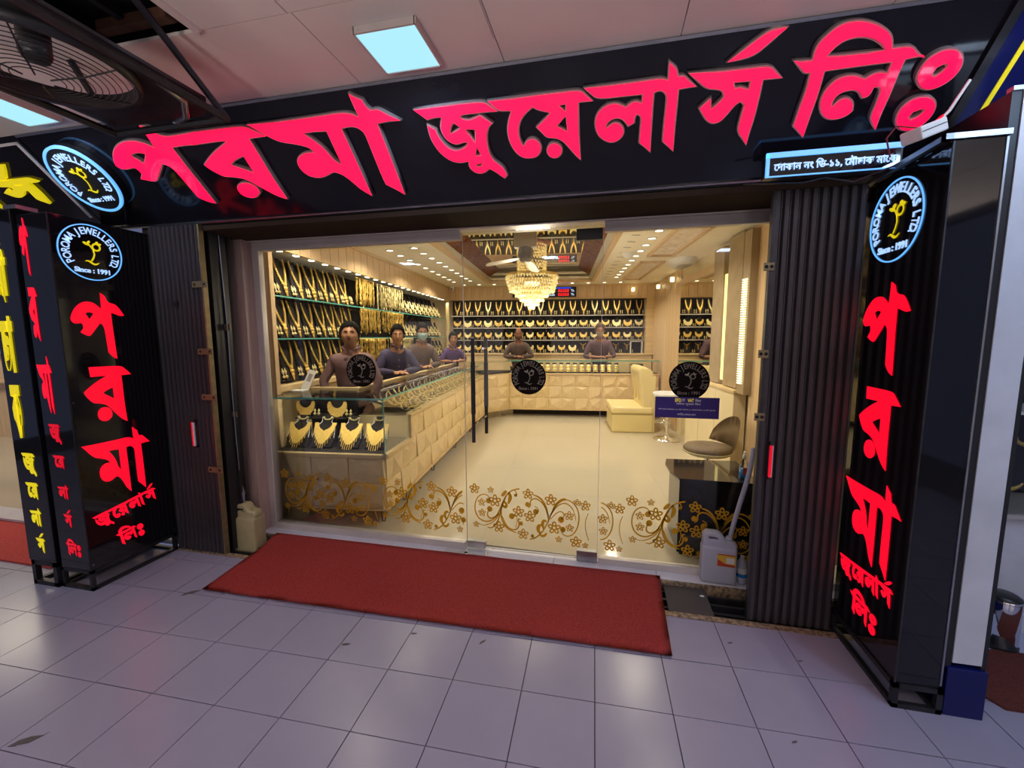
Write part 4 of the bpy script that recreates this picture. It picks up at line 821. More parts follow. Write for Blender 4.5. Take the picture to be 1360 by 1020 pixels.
# ================================================================ THE SHOP INTERIOR
FR[0]=TI
CZ=2.62
def gl_line(x): return 3.117-.1254*(x+2.387)+.06
fi=sroot('floor')
part('floor_slab',B().prism([(-2.8,gl_line(-2.8)),(2.0,gl_line(2.0)),(2.0,9.3),(-2.8,9.3)],-.02,.034,'Z'),'ivory_tile',fi)
xs=[-2.8,-2.2,-1.4,-.6,.2,1.0,1.8,2.0]; ys=[2.4,3.2,4.0,4.8,5.6,6.4,7.2,8.0,9.3]
for a,b_ in zip(xs,xs[1:]):
    for c,d in zip(ys,ys[1:]):
        l0,l1=max(c,gl_line(a)),max(c,gl_line(b_))
        if l0>=d-.05 and l1>=d-.05: continue
        l0=min(l0,d-.01); l1=min(l1,d-.01)
        e=.0004; part('floor_tile',B().prism([(a+e,l0+e),(b_-e,l1+e),(b_-e,d-e),(a+e,d-e)],.03,.040,'Z'),'ivory_tile',fi)
# walls
struct('wall_left',B().span((-2.95,3.1,0),(-2.85,9.3,2.75)),'cream_paint')
struct('wall_back',B().span((-2.95,9.2,0),(2.0,9.3,2.75)),'cream_paint')
wr=sroot('wall_right')
part('wall_core',B().span((1.84,2.95,0),(1.94,9.3,2.75)),'cream_paint',wr)
pl_=B().box((0,0,0),(.02,.200,1)).mesh('plank')
for i in range(11):
    y=6.95+.2085*i
    put('plank',pl_,'wood',wr,loc=(1.828,y+.10,1.33),scale=(1,1,2.56))
FR[0]=ID
struct('wall_front',B().span((-3.12,2.86,2.30),(1.6,2.94,2.72)),'cream_paint')
struct('trim_30',B().span((1.06,2.88,.03),(1.14,2.95,2.32)),'wood')
FR[0]=TI
# header bands of planks
hl=sroot('trim_31')
part('band_core',B().span((-2.85,3.2,2.34),(-2.43,8.8,2.62)),'bent_wood',hl)
pm=B().box((0,0,0),(.016,.163,.27)).mesh('plank')
for i in range(33): put('plank',pm,'wood',hl,loc=(-2.418,3.30+.1702*i,2.475))
part('band_moulding',B().span((-2.44,3.2,2.590),(-2.39,8.8,2.62)).span((-2.44,3.2,2.33),(-2.405,8.8,2.345)),'pale_wood',hl)
hb=sroot('trim_32')
part('band_core',B().span((-2.43,8.84,2.345),(1.84,9.2,2.62)),'bent_wood',hb)
pm=B().box((0,0,0),(.163,.016,.27)).mesh('plank')
for i in range(25): put('plank',pm,'wood',hb,loc=(-2.33+.1702*i,8.828,2.48))
part('band_moulding',B().span((-2.43,8.79,2.595),(1.84,8.83,2.62)).span((-2.43,8.80,2.335),(1.84,8.835,2.35)),'pale_wood',hb)
struct('trim_33',B().span((-2.46,8.77,1.18),(-2.40,8.83,2.34)),'pale_wood')
# ceiling with its tray
ct=sroot('ceiling')
X0,X1,Y0,Y1=-1.46,.56,3.55,8.27
for nm,(a,b_) in {'a':((-2.9,2.6,CZ),(X0,9.25,CZ+.08)),'b':((X1,2.6,CZ),(1.9,9.25,CZ+.08)),'c':((X0,2.6,CZ),(X1,Y0,CZ+.08)),'d':((X0,Y1,CZ),(X1,9.25,CZ+.08))}.items(): part('ceiling_board',B().span(a,b_),'shop_ceiling',ct)
part('ceiling_cap',B().span((-2.9,2.9,2.9),(1.94,9.3,2.94)),'dark_void',ct)
b=B(); w_=.035
for a,c in (((X0-.02,Y0,CZ-.014),(X0+w_,Y1,CZ+.03)),((X1-w_,Y0,CZ-.014),(X1+.02,Y1,CZ+.03)),((X0,Y1-w_,CZ-.014),(X1,Y1+.02,CZ+.03))): b.span(a,c)
part('tray_moulding',b,'wood',ct)
def slope(xa,xb,za,zb,ya,yb,mt,nm='carved_panel'):
    b=B(); b.quad((xa,ya,za),(xa,yb,za),(xb,yb,zb),(xb,ya,zb)); bmesh.ops.solidify(b.b,geom=b.b.faces[:],thickness=.01); part(nm,b,mt,ct)
slope(X0+.03,X0+.10,CZ+.03,CZ+.05,Y0,Y1-.05,'shop_ceiling','tray_step'); slope(X1-.03,X1-.10,CZ+.03,CZ+.05,Y0,Y1-.05,'shop_ceiling','tray_step')
for i in range(5):
    ya=Y0+.0+i*.86; yb=ya+.84
    slope(X0+.10,X0+.30,CZ+.05,CZ+.17,ya,yb,'carved'); slope(X1-.10,X1-.30,CZ+.05,CZ+.17,ya,yb,'carved')
for i in range(4):
    y=4.0+i*1.15
b=B(); b.span((X0+.10,Y1-.25,CZ+.04),(X1-.10,Y1-.03,CZ+.06)); b.span((X0+.10,Y1-.42,CZ+.10),(X1-.10,Y1-.25,CZ+.12)); part('tray_step',b,'shop_ceiling',ct)
part('tray_side',B().span((X0-.01,Y1,CZ+.06),(X1+.01,Y1+.03,CZ+.25)).span((X0-.03,Y0,CZ+.06),(X0,Y1,CZ+.25)).span((X1,Y0,CZ+.06),(X1+.03,Y1,CZ+.25)).span((X0,Y1-.42,CZ+.185),(X1,Y1,CZ+.20)),'shop_ceiling',ct)
part('ceiling_mirror',B().span((X0+.29,Y0,CZ+.17),(X1-.29,Y1-.40,CZ+.185)),'ceiling_mirror',ct)
for (ya,yb) in ((4.25,5.75),(6.2,8.05)):
    b=B(); x0,x1=1.06,1.40
    for a,c in (((x0,ya),(x0+.035,yb)),((x1-.035,ya),(x1,yb)),((x0,ya),(x1,ya+.035)),((x0,yb-.035),(x1,yb))): b.span((*a,CZ-.03),(*c,CZ+.0))
    part('panel_frame',b,'wood',ct); part('carved_panel',B().span((x0+.035,ya+.035,CZ-.006),(x1-.035,yb-.035,CZ)),'carved_light',ct)
sl_=B(); ou=[(.05*math.cos(2*PI*i/20),.018*math.sin(2*PI*i/20)) for i in range(20)]
sme=outline_mesh('ceiling_slot',[ou,[(x*.8,y*.55) for x,y in ou]],.001,sm=False)
for i in range(13): put('ceiling_slot',sme,'grey_rim',ct,loc=(.74,4.3+.31*i,CZ-.001),rot=Matrix.Rotation(R(15),4,'Z'))
# downlights
def downlight(x,y,lab):
    t=thing('downlight',lab,'downlight',(x,y,CZ),0,'round ceiling downlights in the shop')
    part('rim',B().lathe([(.036,-.0),(.050,-.001),(.052,-.006),(.038,-.008),(.036,-.003)],20),'white_plastic',t,True)
    part('lens',B().cyl((0,0,-.005),(0,0,-.001),.037,20),'downlight',t); return t
d0=None
for nm,lst in (('row nearest the left wall',[(-2.08,4.0+.335*i) for i in range(13)]),('row left of the ceiling tray',[(-1.74,3.9+.335*i) for i in range(13)]),('row right of the ceiling tray',[(.93,4.1+.335*i) for i in range(12)]),('row in front of the back wall',[(-2.0+.31*i,8.52) for i in range(11)])):
    for i,(x,y) in enumerate(lst):
        end='from the front' if 'back' not in nm else 'from the left'
        lab='%s downlight, %s, %s'%(ORD[i],nm,end)
        if d0 is None: d0=downlight(x,y,lab)
        else: dup(d0,(x,y,CZ),0,lab)
# ceiling air vent, dome, camera, lamps
t=thing('air_conditioner','cream ceiling cassette air unit with dark louvres near the right wall','air conditioner',(1.62,6.2,CZ))
part('body',B().lathe([(0,-.09),(.15,-.085),(.20,-.05),(.22,0)],28),'white_plastic',t,True,scale=(.8,1.5,1))
b=B(); 
for i in range(5): b.box((-.06+.03*i,-.05,-.092),(.008,.30,.006))
part('louvre',b,'grey_plastic',t)
tag(part('smoke_detector',B().lathe([(0,-.075),(.05,-.06),(.07,-.03),(.075,0)],20),'white_plastic',None,True,loc=(.80,5.55,CZ)),'white dome sensor on the ceiling right of the tray','sensor')
t=thing('security_camera','small white dome camera in the far left ceiling corner','camera',(-2.30,8.70,2.60)); part('housing',B().lathe([(0,-.07),(.035,-.055),(.05,-.02),(.052,0.01)],16),'white_plastic',t,True); part('lens',B().sph((.0,-.035,-.045),.018),'gloss_black',t)
for x,y,rz,lb in ((1.38,8.81,0,'small glowing wall lamp on the back plank band'),(1.805,8.35,PI/2*3,'small glowing lamp on the right wall, farther one'),(1.805,7.32,PI/2*3,'small glowing lamp on the right wall, nearer one')):
    t=thing('square_lamp',lb,'lamp',(x,y,2.50),rz,'small square wall lamps'); part('plate',B().box((0,.0,0),(.06,.012,.07)),'white_plastic',t); part('shade',B().box((0,-.035,0),(.055,.055,.075)),'warm_lamp',t,bev=.006)
t=thing('rate_display','black price display with blue, red and white glowing rows on the back band','display',(-.39,8.80,2.475))
part('housing',B().box((0,0,0),(1.30,.035,.20)),'screen',t)
b=B()
for i in range(7): b.box((.27+.042*i,-.019,.078),(.034,.003,.022))
part('blue_row',b,'led_blue',t)
b=B()
for r_ in range(2):
    for i in range(5):
        x=.30+.045*i; z=.025-.075*r_
        for dx,dz,w_,h_ in ((0,.024,.026,.009),(0,-.024,.026,.009),(0,0,.026,.009),(.013,.012,.009,.024),(-.013,-.012,.009,.024),(.013,-.012,.009,.024)): b.box((x+dx,-.019,z+dz),(w_,.003,h_))
part('red_digits',b,'led_red',t)
for z in (.025,-.05): put('white_text',fit(text_mesh('x','Tk.',.05,.001,.001),.075,.045),'led_white',t,rot=plane_rot((1,0,0),(0,0,1),(.575,-.02,z)))
b=B()
for i in range(6): b.box((.04+.032*i,-.019,-.06),(.022,.003,.03))
part('pale_row',b,'led_white',t)
# ---------------------------------------------------------------- wall showcases
ws=thing('showcase','lit wall showcase of black backing and glass shelves along the left wall','showcase',(-2.6,3.3,0))
OFF=Matrix.Translation((2.6,-3.3,0))
part('backing',B().span((-2.84,3.35,1.155),(-2.80,8.8,2.34)),'velvet',ws,rot=OFF)
part('base_cabinet',B().span((-2.84,3.35,.04),(-2.58,8.82,1.10)),'cream_wood',ws,rot=OFF)
part('ledge',B().span((-2.84,3.35,1.10),(-2.46,8.8,1.155)),'pale_wood',ws,rot=OFF,bev=.004)
part('end_board',B().span((-2.84,3.30,.04),(-2.42,3.35,2.34)),'wood',ws,rot=OFF)
part('top_board',B().span((-2.84,3.35,2.335),(-2.43,8.8,2.345)),'white_plastic',ws,rot=OFF)
for z in (1.575,1.945):
    s_=part('shelf',B().span((-2.80,3.35,z-.008),(-2.45,8.78,z)),'case_glass',ws,rot=OFF)
    part('shelf_edge',B().span((-2.452,3.35,z-.010),(-2.445,8.78,z+.002)),'teal_edge',s_)
    # ledge of velvet risers
for y in (4.18,5.35,6.5,7.6): part('divider',B().span((-2.80,y-.004,1.175),(-2.45,y+.004,2.335)),'case_glass',ws,rot=OFF)
b=B()
for i in range(22): b.cyl((-2.46,3.5+.24*i,2.328),(-2.46,3.5+.24*i,2.334),.028,12)
part('spot_row',b,'downlight',ws,rot=OFF,kind='stuff')
wb=thing('showcase','lit wall showcase with four rows of necklaces across the back wall','showcase',(-.4,9.0,0))
OFF=Matrix.Translation((.4,-9.0,0))
part('backing',B().span((-2.40,9.14,1.2),(1.70,9.18,2.34)),'velvet',wb,rot=OFF)
part('base_cabinet',B().span((-2.40,8.86,.04),(1.80,9.18,1.19)),'cream_wood',wb,rot=OFF)
part('ledge',B().span((-2.40,8.83,1.19),(1.80,9.18,1.225)),'pale_wood',wb,rot=OFF,bev=.004)
part('end_post',B().span((1.66,8.82,1.2),(1.82,9.18,2.34)),'pale_wood',wb,rot=OFF)
for z in (2.010,1.758,1.500):
    s_=part('shelf',B().span((-2.38,8.90,z-.008),(1.66,9.14,z)),'case_glass',wb,rot=OFF)
    part('shelf_edge',B().span((-2.38,8.892,z-.012),(1.66,8.900,z+.004)),'aluminium',s_)
for x in (-1.35,-.35,.62): part('divider',B().span((x-.003,8.90,1.225),(x+.003,9.14,2.335)),'case_glass',wb,rot=OFF)
t=thing('display_stand','white framed display box at the right end of the bottom row on the back wall','display stand',(1.50,8.93,1.225))
b=B(); 
for a,c in (((-.12,-.02,.0),(-.105,.10,.25)),((.105,-.02,0),(.12,.10,.25)),((-.12,-.02,.235),(.12,.10,.25))): b.span(a,c)
part('frame',b,'white_plastic',t)
# ---------------------------------------------------------------- jewellery kinds
def make_bust(name,h,w_,mt='velvet',lean=14,loc=(0,0,-5),lab='',grp=None):
    t=thing(name,lab,'display bust',loc,0,grp)
    b=B(); o=[(-.42,0),(.42,0),(.50,.30),(.46,.55),(.36,.70),(.20,.78),(.16,.86),(.17,1.0),(-.17,1.0),(-.16,.86),(-.20,.78),(-.36,.70),(-.46,.55),(-.50,.30)]
    b.prism([(x*w_,z*h) for x,z in o],-.012,.012)
    part('bust_board',b,mt,t,rot=Matrix.Rotation(R(-lean),4,'X'),bev=.006)
    part('prop',B().prism([(.0,0),(h*.30,0),(h*.12,h*.5)],-.01,.01,'X'),mt,t,loc=(0,.02,0))
    return t
LN=lambda lean:Matrix.Rotation(R(-lean),4,'X')
def neck_v(lab,h,w_,kind,seed,mt='gold',loc=(0,0,-5),grp=None,ear=True,lean=14):
    rnd=random.Random(seed); t=thing('gold_necklace',lab,'necklace',loc,0,grp)
    b=B(); y=-.019
    if kind=='v':
        top,bot=.97*h,.30*h
        for sx in (-1,1):
            n=13
            for i in range(n):
                f=i/(n-1); x=sx*(w_*.34*(1-f)**.85+w_*.07*math.sin(PI*f))+sx*.004; z=top+(bot-top)*f; r_=.0065+.006*f*rnd.uniform(.7,1.3)
                b.box((x,y-.002,z),(r_*2.5,.010,(top-bot)/n*1.10),Matrix.Rotation(-sx*.35,4,'Y'))
        part('strand',b,mt,t,rot=LN(lean))
        b=B(); z=bot
        for k,(r_,hh) in enumerate(((.020,.03),(.026,.036),(.018,.034),(.010,.03))): b.octa((0,y-.004,z),r_*rnd.uniform(.85,1.15)*w_/.17,hh*h/.3); z-=hh*.72*h/.3
        part('pendant',b,mt,t,rot=LN(lean))
    elif kind=='c':
        n=15; V=[]; cz=.72*h; ri=.235*w_*1.1; wid=rnd.uniform(.15,.26)*w_
        pts_o=[];pts_i=[]
        for i in range(n):
            a=PI*1.04+(PI*.92)*i/(n-1); f=math.sin(PI*i/(n-1)); ro=ri*1.25+wid*(.35+1.0*f)
            pts_i.append((ri*1.35*math.cos(a),cz+ri*1.5*math.sin(a))); pts_o.append((ro*1.2*math.cos(a),cz+(ro*1.30)*math.sin(a)*(1+.10*(i%2))))
        b.prism(pts_o+pts_i[::-1],y-.008,y)
        for i in range(1,n-1): b.octa((pts_o[i][0],y-.006,pts_o[i][1]),.007*w_/.17)
        part('collar',b,mt,t,rot=LN(lean))
        b=B(); z=min(p[1] for p in pts_o)
        for k in range(rnd.choice((1,2,2,3))): b.octa((0,y-.006,z-.012-.018*k),.012-.002*k,.013)
        part('pendant',b,mt,t,rot=LN(lean))
    elif kind=='y':
        for i in range(9):
            a=PI*1.05+PI*.9*i/8; b.octa((.06*math.cos(a)*w_/.17,y,.88*h+.04*math.sin(a)),.013,.012)
        part('collar',b,mt,t,rot=LN(lean))
        b=B()
        for k in range(7): b.octa((0,y,.70*h-.062*h*k),.019-.0006*k,.014)
        part('pendant',b,mt,t,rot=LN(lean))
    elif kind=='bib':
        n=17; o=[];ii=[]
        for i in range(n):
            a=PI*1.0+PI*i/(n-1); f=math.sin(PI*i/(n-1))
            ii.append((.30*w_*math.cos(a),.74*h+.22*h*math.sin(a))); o.append((.47*w_*math.cos(a),.74*h+(.30+.34*f**1.5)*h*math.sin(a)*(1+.05*(i%2))))
        b.prism(o+ii[::-1],y-.010,y-.002); part('bib',b,mt,t,rot=LN(lean))
        b=B()
        for i in range(2,n-2):
            L_=.10*h*(1+1.2*math.sin(PI*i/(n-1))*(1 if seed%2 else .2)); b.box((o[i][0],y-.006,o[i][1]-L_/2),(.005,.006,L_)); b.octa((o[i][0],y-.006,o[i][1]-L_),.006)
        part('fringe',b,mt,t,rot=LN(lean))
        b=B(); 
        for i in range(9):
            a=PI*1.0+PI*i/8; b.octa((.17*w_*math.cos(a),y,.92*h+.07*h*math.sin(a)),.009,.009)
        part('choker',b,'pale_gold',t,rot=LN(lean))
    if ear:
        for sx in (-1,1):
            b=B(); zz=.24*h; b.octa((sx*.019+ (w_*.62),y,zz),.012*w_/.17,.024*h/.22); b.octa((sx*.019+(w_*.62),y,zz-.028*h/.22),.016*w_/.17,.018); part('earring',b,'pale_gold',t,rot=LN(lean))
    return t
# back wall rows
def place_row(kinds,xs,z,h,w_,rowname,y=8.99,depthlab='on the back wall'):
    protos={}
    for i,x in enumerate(xs):
        kd,sd=kinds(i); lab='gold necklace, %s from the left in the %s %s'%(ORD[i],rowname,depthlab)
        blab='black velvet bust, %s from the left in the %s %s'%(ORD[i],rowname,depthlab)
        if 'b' not in protos: protos['b']=make_bust('display_bust',h,w_,loc=(x,y,z),lab=blab,grp='black busts on the back wall')
        else: dup(protos['b'],(x,y,z),0,blab)
        if (kd,sd) not in protos: protos[(kd,sd)]=neck_v(lab,h,w_,kd,sd,loc=(x,y,z),grp='gold necklaces on the back wall',mt='gold' if sd%2 else 'pale_gold')
        else: dup(protos[(kd,sd)],(x,y,z),0,lab)
x18=[-2.27+.2245*i for i in range(18)]
place_row(lambda i:('v',(1,3,3,2,5)[i%5]),x18,2.010,.305,.150,'top row')
place_row(lambda i:('c',(1,2,7,4,5,6)[(i*5+2)%6]),x18,1.758,.225,.165,'second row')
place_row(lambda i:('c',(11,12,13)[i%3]),x18,1.500,.235,.155,'third row')
place_row(lambda i:('c',(21,22)[i%2]) if i<12 else ('y',1),x18[:17],1.225,.240,.150,'bottom row')
# left wall rows
def left_row(lst,z,h,w_,rowname):
    pb=None; pn={}
    for i,y in enumerate(lst):
        lab='long gold necklace, %s from the front, %s of the left wall'%(ORD[i],rowname); blab='black bust, %s from the front, %s of the left wall'%(ORD[i],rowname)
        if pb is None: pb=make_bust('display_bust',h,w_,loc=(-2.56,y,z),lab=blab,grp='black busts on the left wall'); pb.matrix_world=TI@Matrix.Translation((-2.56,y,z))@Matrix.Rotation(PI/2,4,'Z')
        else: dup(pb,(-2.56,y,z),PI/2,blab)
        sd=i%3
        if sd not in pn:
            pn[sd]=neck_v(lab,h,w_,'v',31+sd,loc=(-2.56,y,z),grp='long gold necklaces on the left wall',mt='gold'); pn[sd].matrix_world=TI@Matrix.Translation((-2.56,y,z))@Matrix.Rotation(PI/2,4,'Z')
        else: dup(pn[sd],(-2.56,y,z),PI/2,lab)
left_row([3.46,3.70,3.93,4.15,4.37,4.60,4.80],1.945,.375,.20,'top row')
left_row([3.46,3.66,3.86,4.08,4.30,4.50,4.70,4.90],1.575,.36,.19,'middle row')
left_row([3.48,3.72,3.96,4.20,4.42,4.64],1.175,.38,.21,'bottom row')
def bunch(y0,y1,ztop,L_,lab,seed,x=-2.50,mt='gold'):
    rnd=random.Random(seed); b=B(); y=y0
    while y<y1:
        l=L_*rnd.uniform(.80,1.0); dx=rnd.uniform(-.02,.02); r_=.0055
        pts=[(x+dx+.003*math.sin(k*2.1+y*40),y+.004*math.sin(k*1.3+y*90),ztop-l*k/7) for k in range(8)]
        b.tube(pts,r_,5,rads=[r_*(1+.25*(k%2)) for k in range(8)])
        if rnd.random()<.3: b.octa((x+dx,y,ztop-l-.01),.012,.02)
        y+=.0155*rnd.uniform(.8,1.2)
    b.cyl((x,y0-.01,ztop),(x,y1+.01,ztop),.006,6)
    tag(part('chain_bunch',b,mt,None,True,kind='stuff'),lab,'chains','bunches of gold rope chains on the left wall')
bunch(4.95,5.42,2.30,.34,'dense bunch of long gold chains in the top row, nearest the glass front',1)
bunch(5.50,6.40,2.29,.33,'dense bunch of long gold chains in the top row, second from the front',2,mt='pale_gold')
bunch(5.05,5.62,1.93,.30,'dense bunch of gold chains in the middle row, nearest the glass front',3)
bunch(5.70,6.45,1.93,.29,'dense bunch of gold chains in the middle row, second from the front',4)
bunch(4.85,5.80,1.56,.30,'dense bunch of gold chains in the bottom row, behind the first salesmen',5)
bunch(5.90,6.8,1.56,.28,'dense bunch of gold chains in the bottom row, behind the masked salesman',6,mt='pale_gold')
def left_sets(z,h,rowname,y0=6.60):
    pb=None;pn=None
    for i in range(9):
        y=y0+.235*i; lab='small gold set, %s of the far part, %s on the left wall'%(ORD[i],rowname)
        if pn is None:
            pb=make_bust('display_bust',h,.19,loc=(0,0,0),lab='small black bust, %s of the far part, %s on the left wall'%(ORD[i],rowname),grp='black busts on the left wall'); pb.matrix_world=TI@Matrix.Translation((-2.56,y,z))@Matrix.Rotation(PI/2,4,'Z')
            pn=neck_v(lab,h,.19,'c',7,loc=(0,0,0),grp='small gold sets on the left wall',mt='pale_gold'); pn.matrix_world=TI@Matrix.Translation((-2.56,y,z))@Matrix.Rotation(PI/2,4,'Z')
        else:
            dup(pb,(-2.56,y,z),PI/2,'small black bust, %s of the far part, %s on the left wall'%(ORD[i],rowname)); dup(pn,(-2.56,y,z),PI/2,lab)
left_sets(1.945,.33,'top row'); left_sets(1.575,.30,'middle row'); left_sets(1.175,.33,'bottom row',6.95)
# ---------------------------------------------------------------- relief clad counters
def relief_mesh(v):
    b=B(); w_,h=1.0,1.0
    P=[(0,0,.0),(1,0,.0),(1,1,.0),(0,1,.0)]
    mid={0:(.30,.42,.17),1:(.72,.30,.15),2:(.52,.75,.19)}[v]; 
    c=[b.b.verts.new(p) for p in ((0,0,.10 if v==1 else 0),(1,0,0 if v else .08),(1,1,.0 if v==2 else .11),(0,1,.02))]; m_=b.b.verts.new(mid); e=b.b.verts.new((.12,1,.02)) 
    ring=[c[0],c[1],c[2],e,c[3]]
    for i in range(5): b.b.faces.new((ring[i],ring[(i+1)%5],m_))
    back=[b.b.verts.new((p.co.x,p.co.y,-.05)) for p in ring]
    for i in range(5): b.b.faces.new((ring[i],back[i],back[(i+1)%5],ring[(i+1)%5]))
    return b.mesh('relief_tile')
RM=[relief_mesh(i) for i in range(3)]
def relief(parent,org,udir,ndir,L_,z0,z1,rows,tw=.225,u0=0,alt=0):
    """facetted tiles on a vertical face; org world of u=0"""
    n=max(1,round(L_/tw)); tw=L_/n; th_=(z1-z0)/rows
    for r_ in range(rows):
        for i in range(n):
            m_=Matrix.Identity(4); u=Vector(udir); nn=Vector(ndir)
            o=Vector(org)+u*(tw*i); o.z=z0+th_*r_
            for k in range(3): m_[k][0]=u[k]*tw*.992; m_[k][1]=(0,0,1)[k]*th_*.985; m_[k][2]=nn[k]*.2; m_[k][3]=o[k]
            put('relief_tile',RM[(i*2+r_+alt)%3],'cream_wood',parent,rot=m_)
ec=thing('glass_counter','glass topped end counter with facetted cream base facing the shop front','counter',(-1.93,3.5,.04))
OFF=Matrix.Translation((1.93,-3.5,-.04))
XL,XR,YF,YR=-2.42,-1.424,3.183,3.80
part('base',B().span((XL,YF+.035,.165),(XR-.035,YR,.60)),'cream_wood',ec,rot=OFF)
relief(ec,tuple(OFF@Vector((XL,YF+.03,0))),(1,0,0),(0,-1,0),XR-XL,.165-.04,.60-.04,2,.30)
relief(ec,tuple(OFF@Vector((XR-.03,YF,0))),(0,1,0),(1,0,0),.59,.165-.04,.60-.04,2,.20)
b=B(); b.span((XL,YF-.012,.598),(XR+.012,YF+.03,.632)); b.span((XR-.03,YF-.012,.598),(XR+.012,YR,.632)); b.span((XL,YF-.005,.155),(XR+.005,YR,.168)); part('trim_board',b,'pale_wood',ec,rot=OFF,bev=.004)
part('case_floor',B().span((XL,YF+.03,.62),(XR-.03,YR,.632)),'velvet',ec,rot=OFF)
part('case_back',B().span((XL,YR-.03,.632),(-1.95,YR,1.075)),'velvet',ec,rot=OFF)
part('back_rim',B().span((XL,YR-.02,1.06),(-1.93,YR+.03,1.105)),'pale_wood',ec,rot=OFF,bev=.004)
part('front_pane',B().span((XL,YF,.632),(XR,YF+.006,1.085)),'case_glass',ec,rot=OFF)
part('side_pane',B().span((XR-.006,YF,.632),(XR,YR,1.085)),'case_glass',ec,rot=OFF)
part('top_pane',B().span((XL,YF,1.085),(XR,YR,1.095)),'case_glass',ec,rot=OFF)
b=B(); b.span((XL,YF-.003,1.080),(XR+.003,YF+.003,1.096)); b.span((XR-.002,YF-.003,1.080),(XR+.003,YR,1.096)); b.span((XR-.004,YF-.003,.632),(XR+.003,YF+.004,1.085)); part('glass_edge',b,'teal_edge',ec,rot=OFF)
for x,y in ((XL+.08,YF+.06),(XR-.06,YF+.06),(XR-.06,YR-.08)):
    b=B(); b.tube([(x-.03,y,.165),(x-.01,y,.042),(x+.01,y,.042),(x+.03,y,.165)],.005,6); part('hairpin_leg',b,'dark_steel',ec,rot=OFF)
sc_=thing('glass_counter','long glass topped side counter with facetted cream base running back along the left wall','counter',(-1.68,5.6,.04))
OFF=Matrix.Translation((1.68,-5.6,-.04)); YE=7.60; XB=-1.95
part('base',B().span((XB,YR,.165),(XR-.035,YE,.835)),'cream_wood',sc_,rot=OFF)
relief(sc_,tuple(OFF@Vector((XR-.03,YR-.03,0))),(0,1,0),(1,0,0),YE-YR+.03,.165-.04,.835-.04,3,.225,alt=1)
b=B(); b.span((XR-.035,YR-.04,.832),(XR+.012,YE,.862)); b.span((XR-.02,YR-.04,.60),(XR+.010,YR-.005,.86)); b.span((XB,YR,.155),(XR+.005,YE,.168)); part('trim_board',b,'pale_wood',sc_,rot=OFF,bev=.004)
b=B(); b.quad((XB,YR,1.00),(XB,YE,1.00),(XR-.03,YE,.868),(XR-.03,YR,.868)); bmesh.ops.solidify(b.b,geom=b.b.faces[:],thickness=-.02); part('slanted_tray',b,'velvet',sc_,rot=OFF)
part('inner_ledge',B().span((XR-.045,YR,.862),(XR-.012,YE,.872)),'cream_wood',sc_,rot=OFF)
part('back_rim',B().span((XB-.03,YR,1.055),(XB+.02,YE+.1,1.105)),'pale_wood',sc_,rot=OFF,bev=.004)
part('side_pane',B().span((XR-.006,YR,.862),(XR,YE,1.085)),'case_glass',sc_,rot=OFF)
part('top_pane',B().span((XB,YR,1.085),(XR,YE,1.095)),'case_glass',sc_,rot=OFF)
b=B(); b.span((XR-.002,YR,1.080),(XR+.003,YE,1.096)); part('glass_edge',b,'teal_edge',sc_,rot=OFF)
for y in (4.6,5.6,6.6,7.4):
    b=B(); x=XR-.06; b.tube([(x-.03,y,.165),(x-.01,y,.042),(x+.01,y,.042),(x+.03,y,.165)],.005,6); part('hairpin_leg',b,'dark_steel',sc_,rot=OFF)
# corner and back counters
bc=thing('glass_counter','glass topped back counter with facetted cream base in front of the back wall','counter',(.3,8.25,.04))
OFF=Matrix.Translation((-.3,-8.25,-.04)); BX0,BX1,BY0,BY1=-1.03,1.78,8.04,8.42
part('base',B().span((BX0,BY0+.035,.175),(BX1,BY1,.855)),'cream_wood',bc,rot=OFF)
part('plinth',B().span((BX0+.05,BY0+.26,.04),(BX1,BY1,.175)),'cushion_brown',bc,rot=OFF)  # plinth coloured dark to put in the shade under the counter
relief(bc,tuple(OFF@Vector((BX0,BY0+.03,0))),(1,0,0),(0,-1,0),BX1-BX0,.175-.04,.855-.04,3,.26)
b=B(); b.span((BX0,BY0-.012,.85),(BX1,BY0+.035,.878)); b.span((BX0,BY0-.004,.165),(BX1,BY1,.178)); part('trim_board',b,'pale_wood',bc,rot=OFF,bev=.004)
part('case_floor',B().span((BX0,BY0+.03,.862),(BX1,BY1,.876)),'velvet',bc,rot=OFF)
part('back_rim',B().span((BX0-.1,BY1-.02,1.08),(BX1,BY1+.03,1.125)),'pale_wood',bc,rot=OFF,bev=.004)
part('front_pane',B().span((BX0,BY0,.876),(BX1,BY0+.006,1.11)),'case_glass',bc,rot=OFF); part('top_pane',B().span((BX0,BY0,1.11),(BX1,BY1,1.12)),'case_glass',bc,rot=OFF)
b=B(); b.span((BX0,BY0-.003,1.106),(BX1,BY0+.003,1.122)); part('glass_edge',b,'teal_edge',bc,rot=OFF)
cc=thing('glass_counter','angled corner counter joining the side and back counters','counter',(-1.25,7.85,.04))
OFF=Matrix.Translation((1.25,-7.85,-.04))
poly=[(XR,YE+.003),(BX0-.003,BY0),(BX0-.003,BY1),(-1.55,BY1),(XB,8.0),(XB,YE+.003)]
part('base',B().prism([(x-.0,y) for x,y in poly],.175,.85,'Z'),'cream_wood',cc,rot=OFF)
dv=Vector((BX0-XR,BY0-YE,0)); dl=dv.length; dv.normalize(); nv=Vector((dv.y,-dv.x,0))
relief(cc,tuple(OFF@(Vector((XR,YE,0))-nv*.004)),tuple(dv),tuple(nv),dl,.175-.04,.85-.04,3,.29)
part('trim_board',B().prism(poly,.85,.876,'Z').prism(poly,.165,.176,'Z'),'pale_wood',cc,rot=OFF)
part('front_pane',B().quad((XR,YE+.003,.876),(BX0-.003,BY0,.876),(BX0-.003,BY0,1.09),(XR,YE+.003,1.09)),'case_glass',cc,rot=OFF)
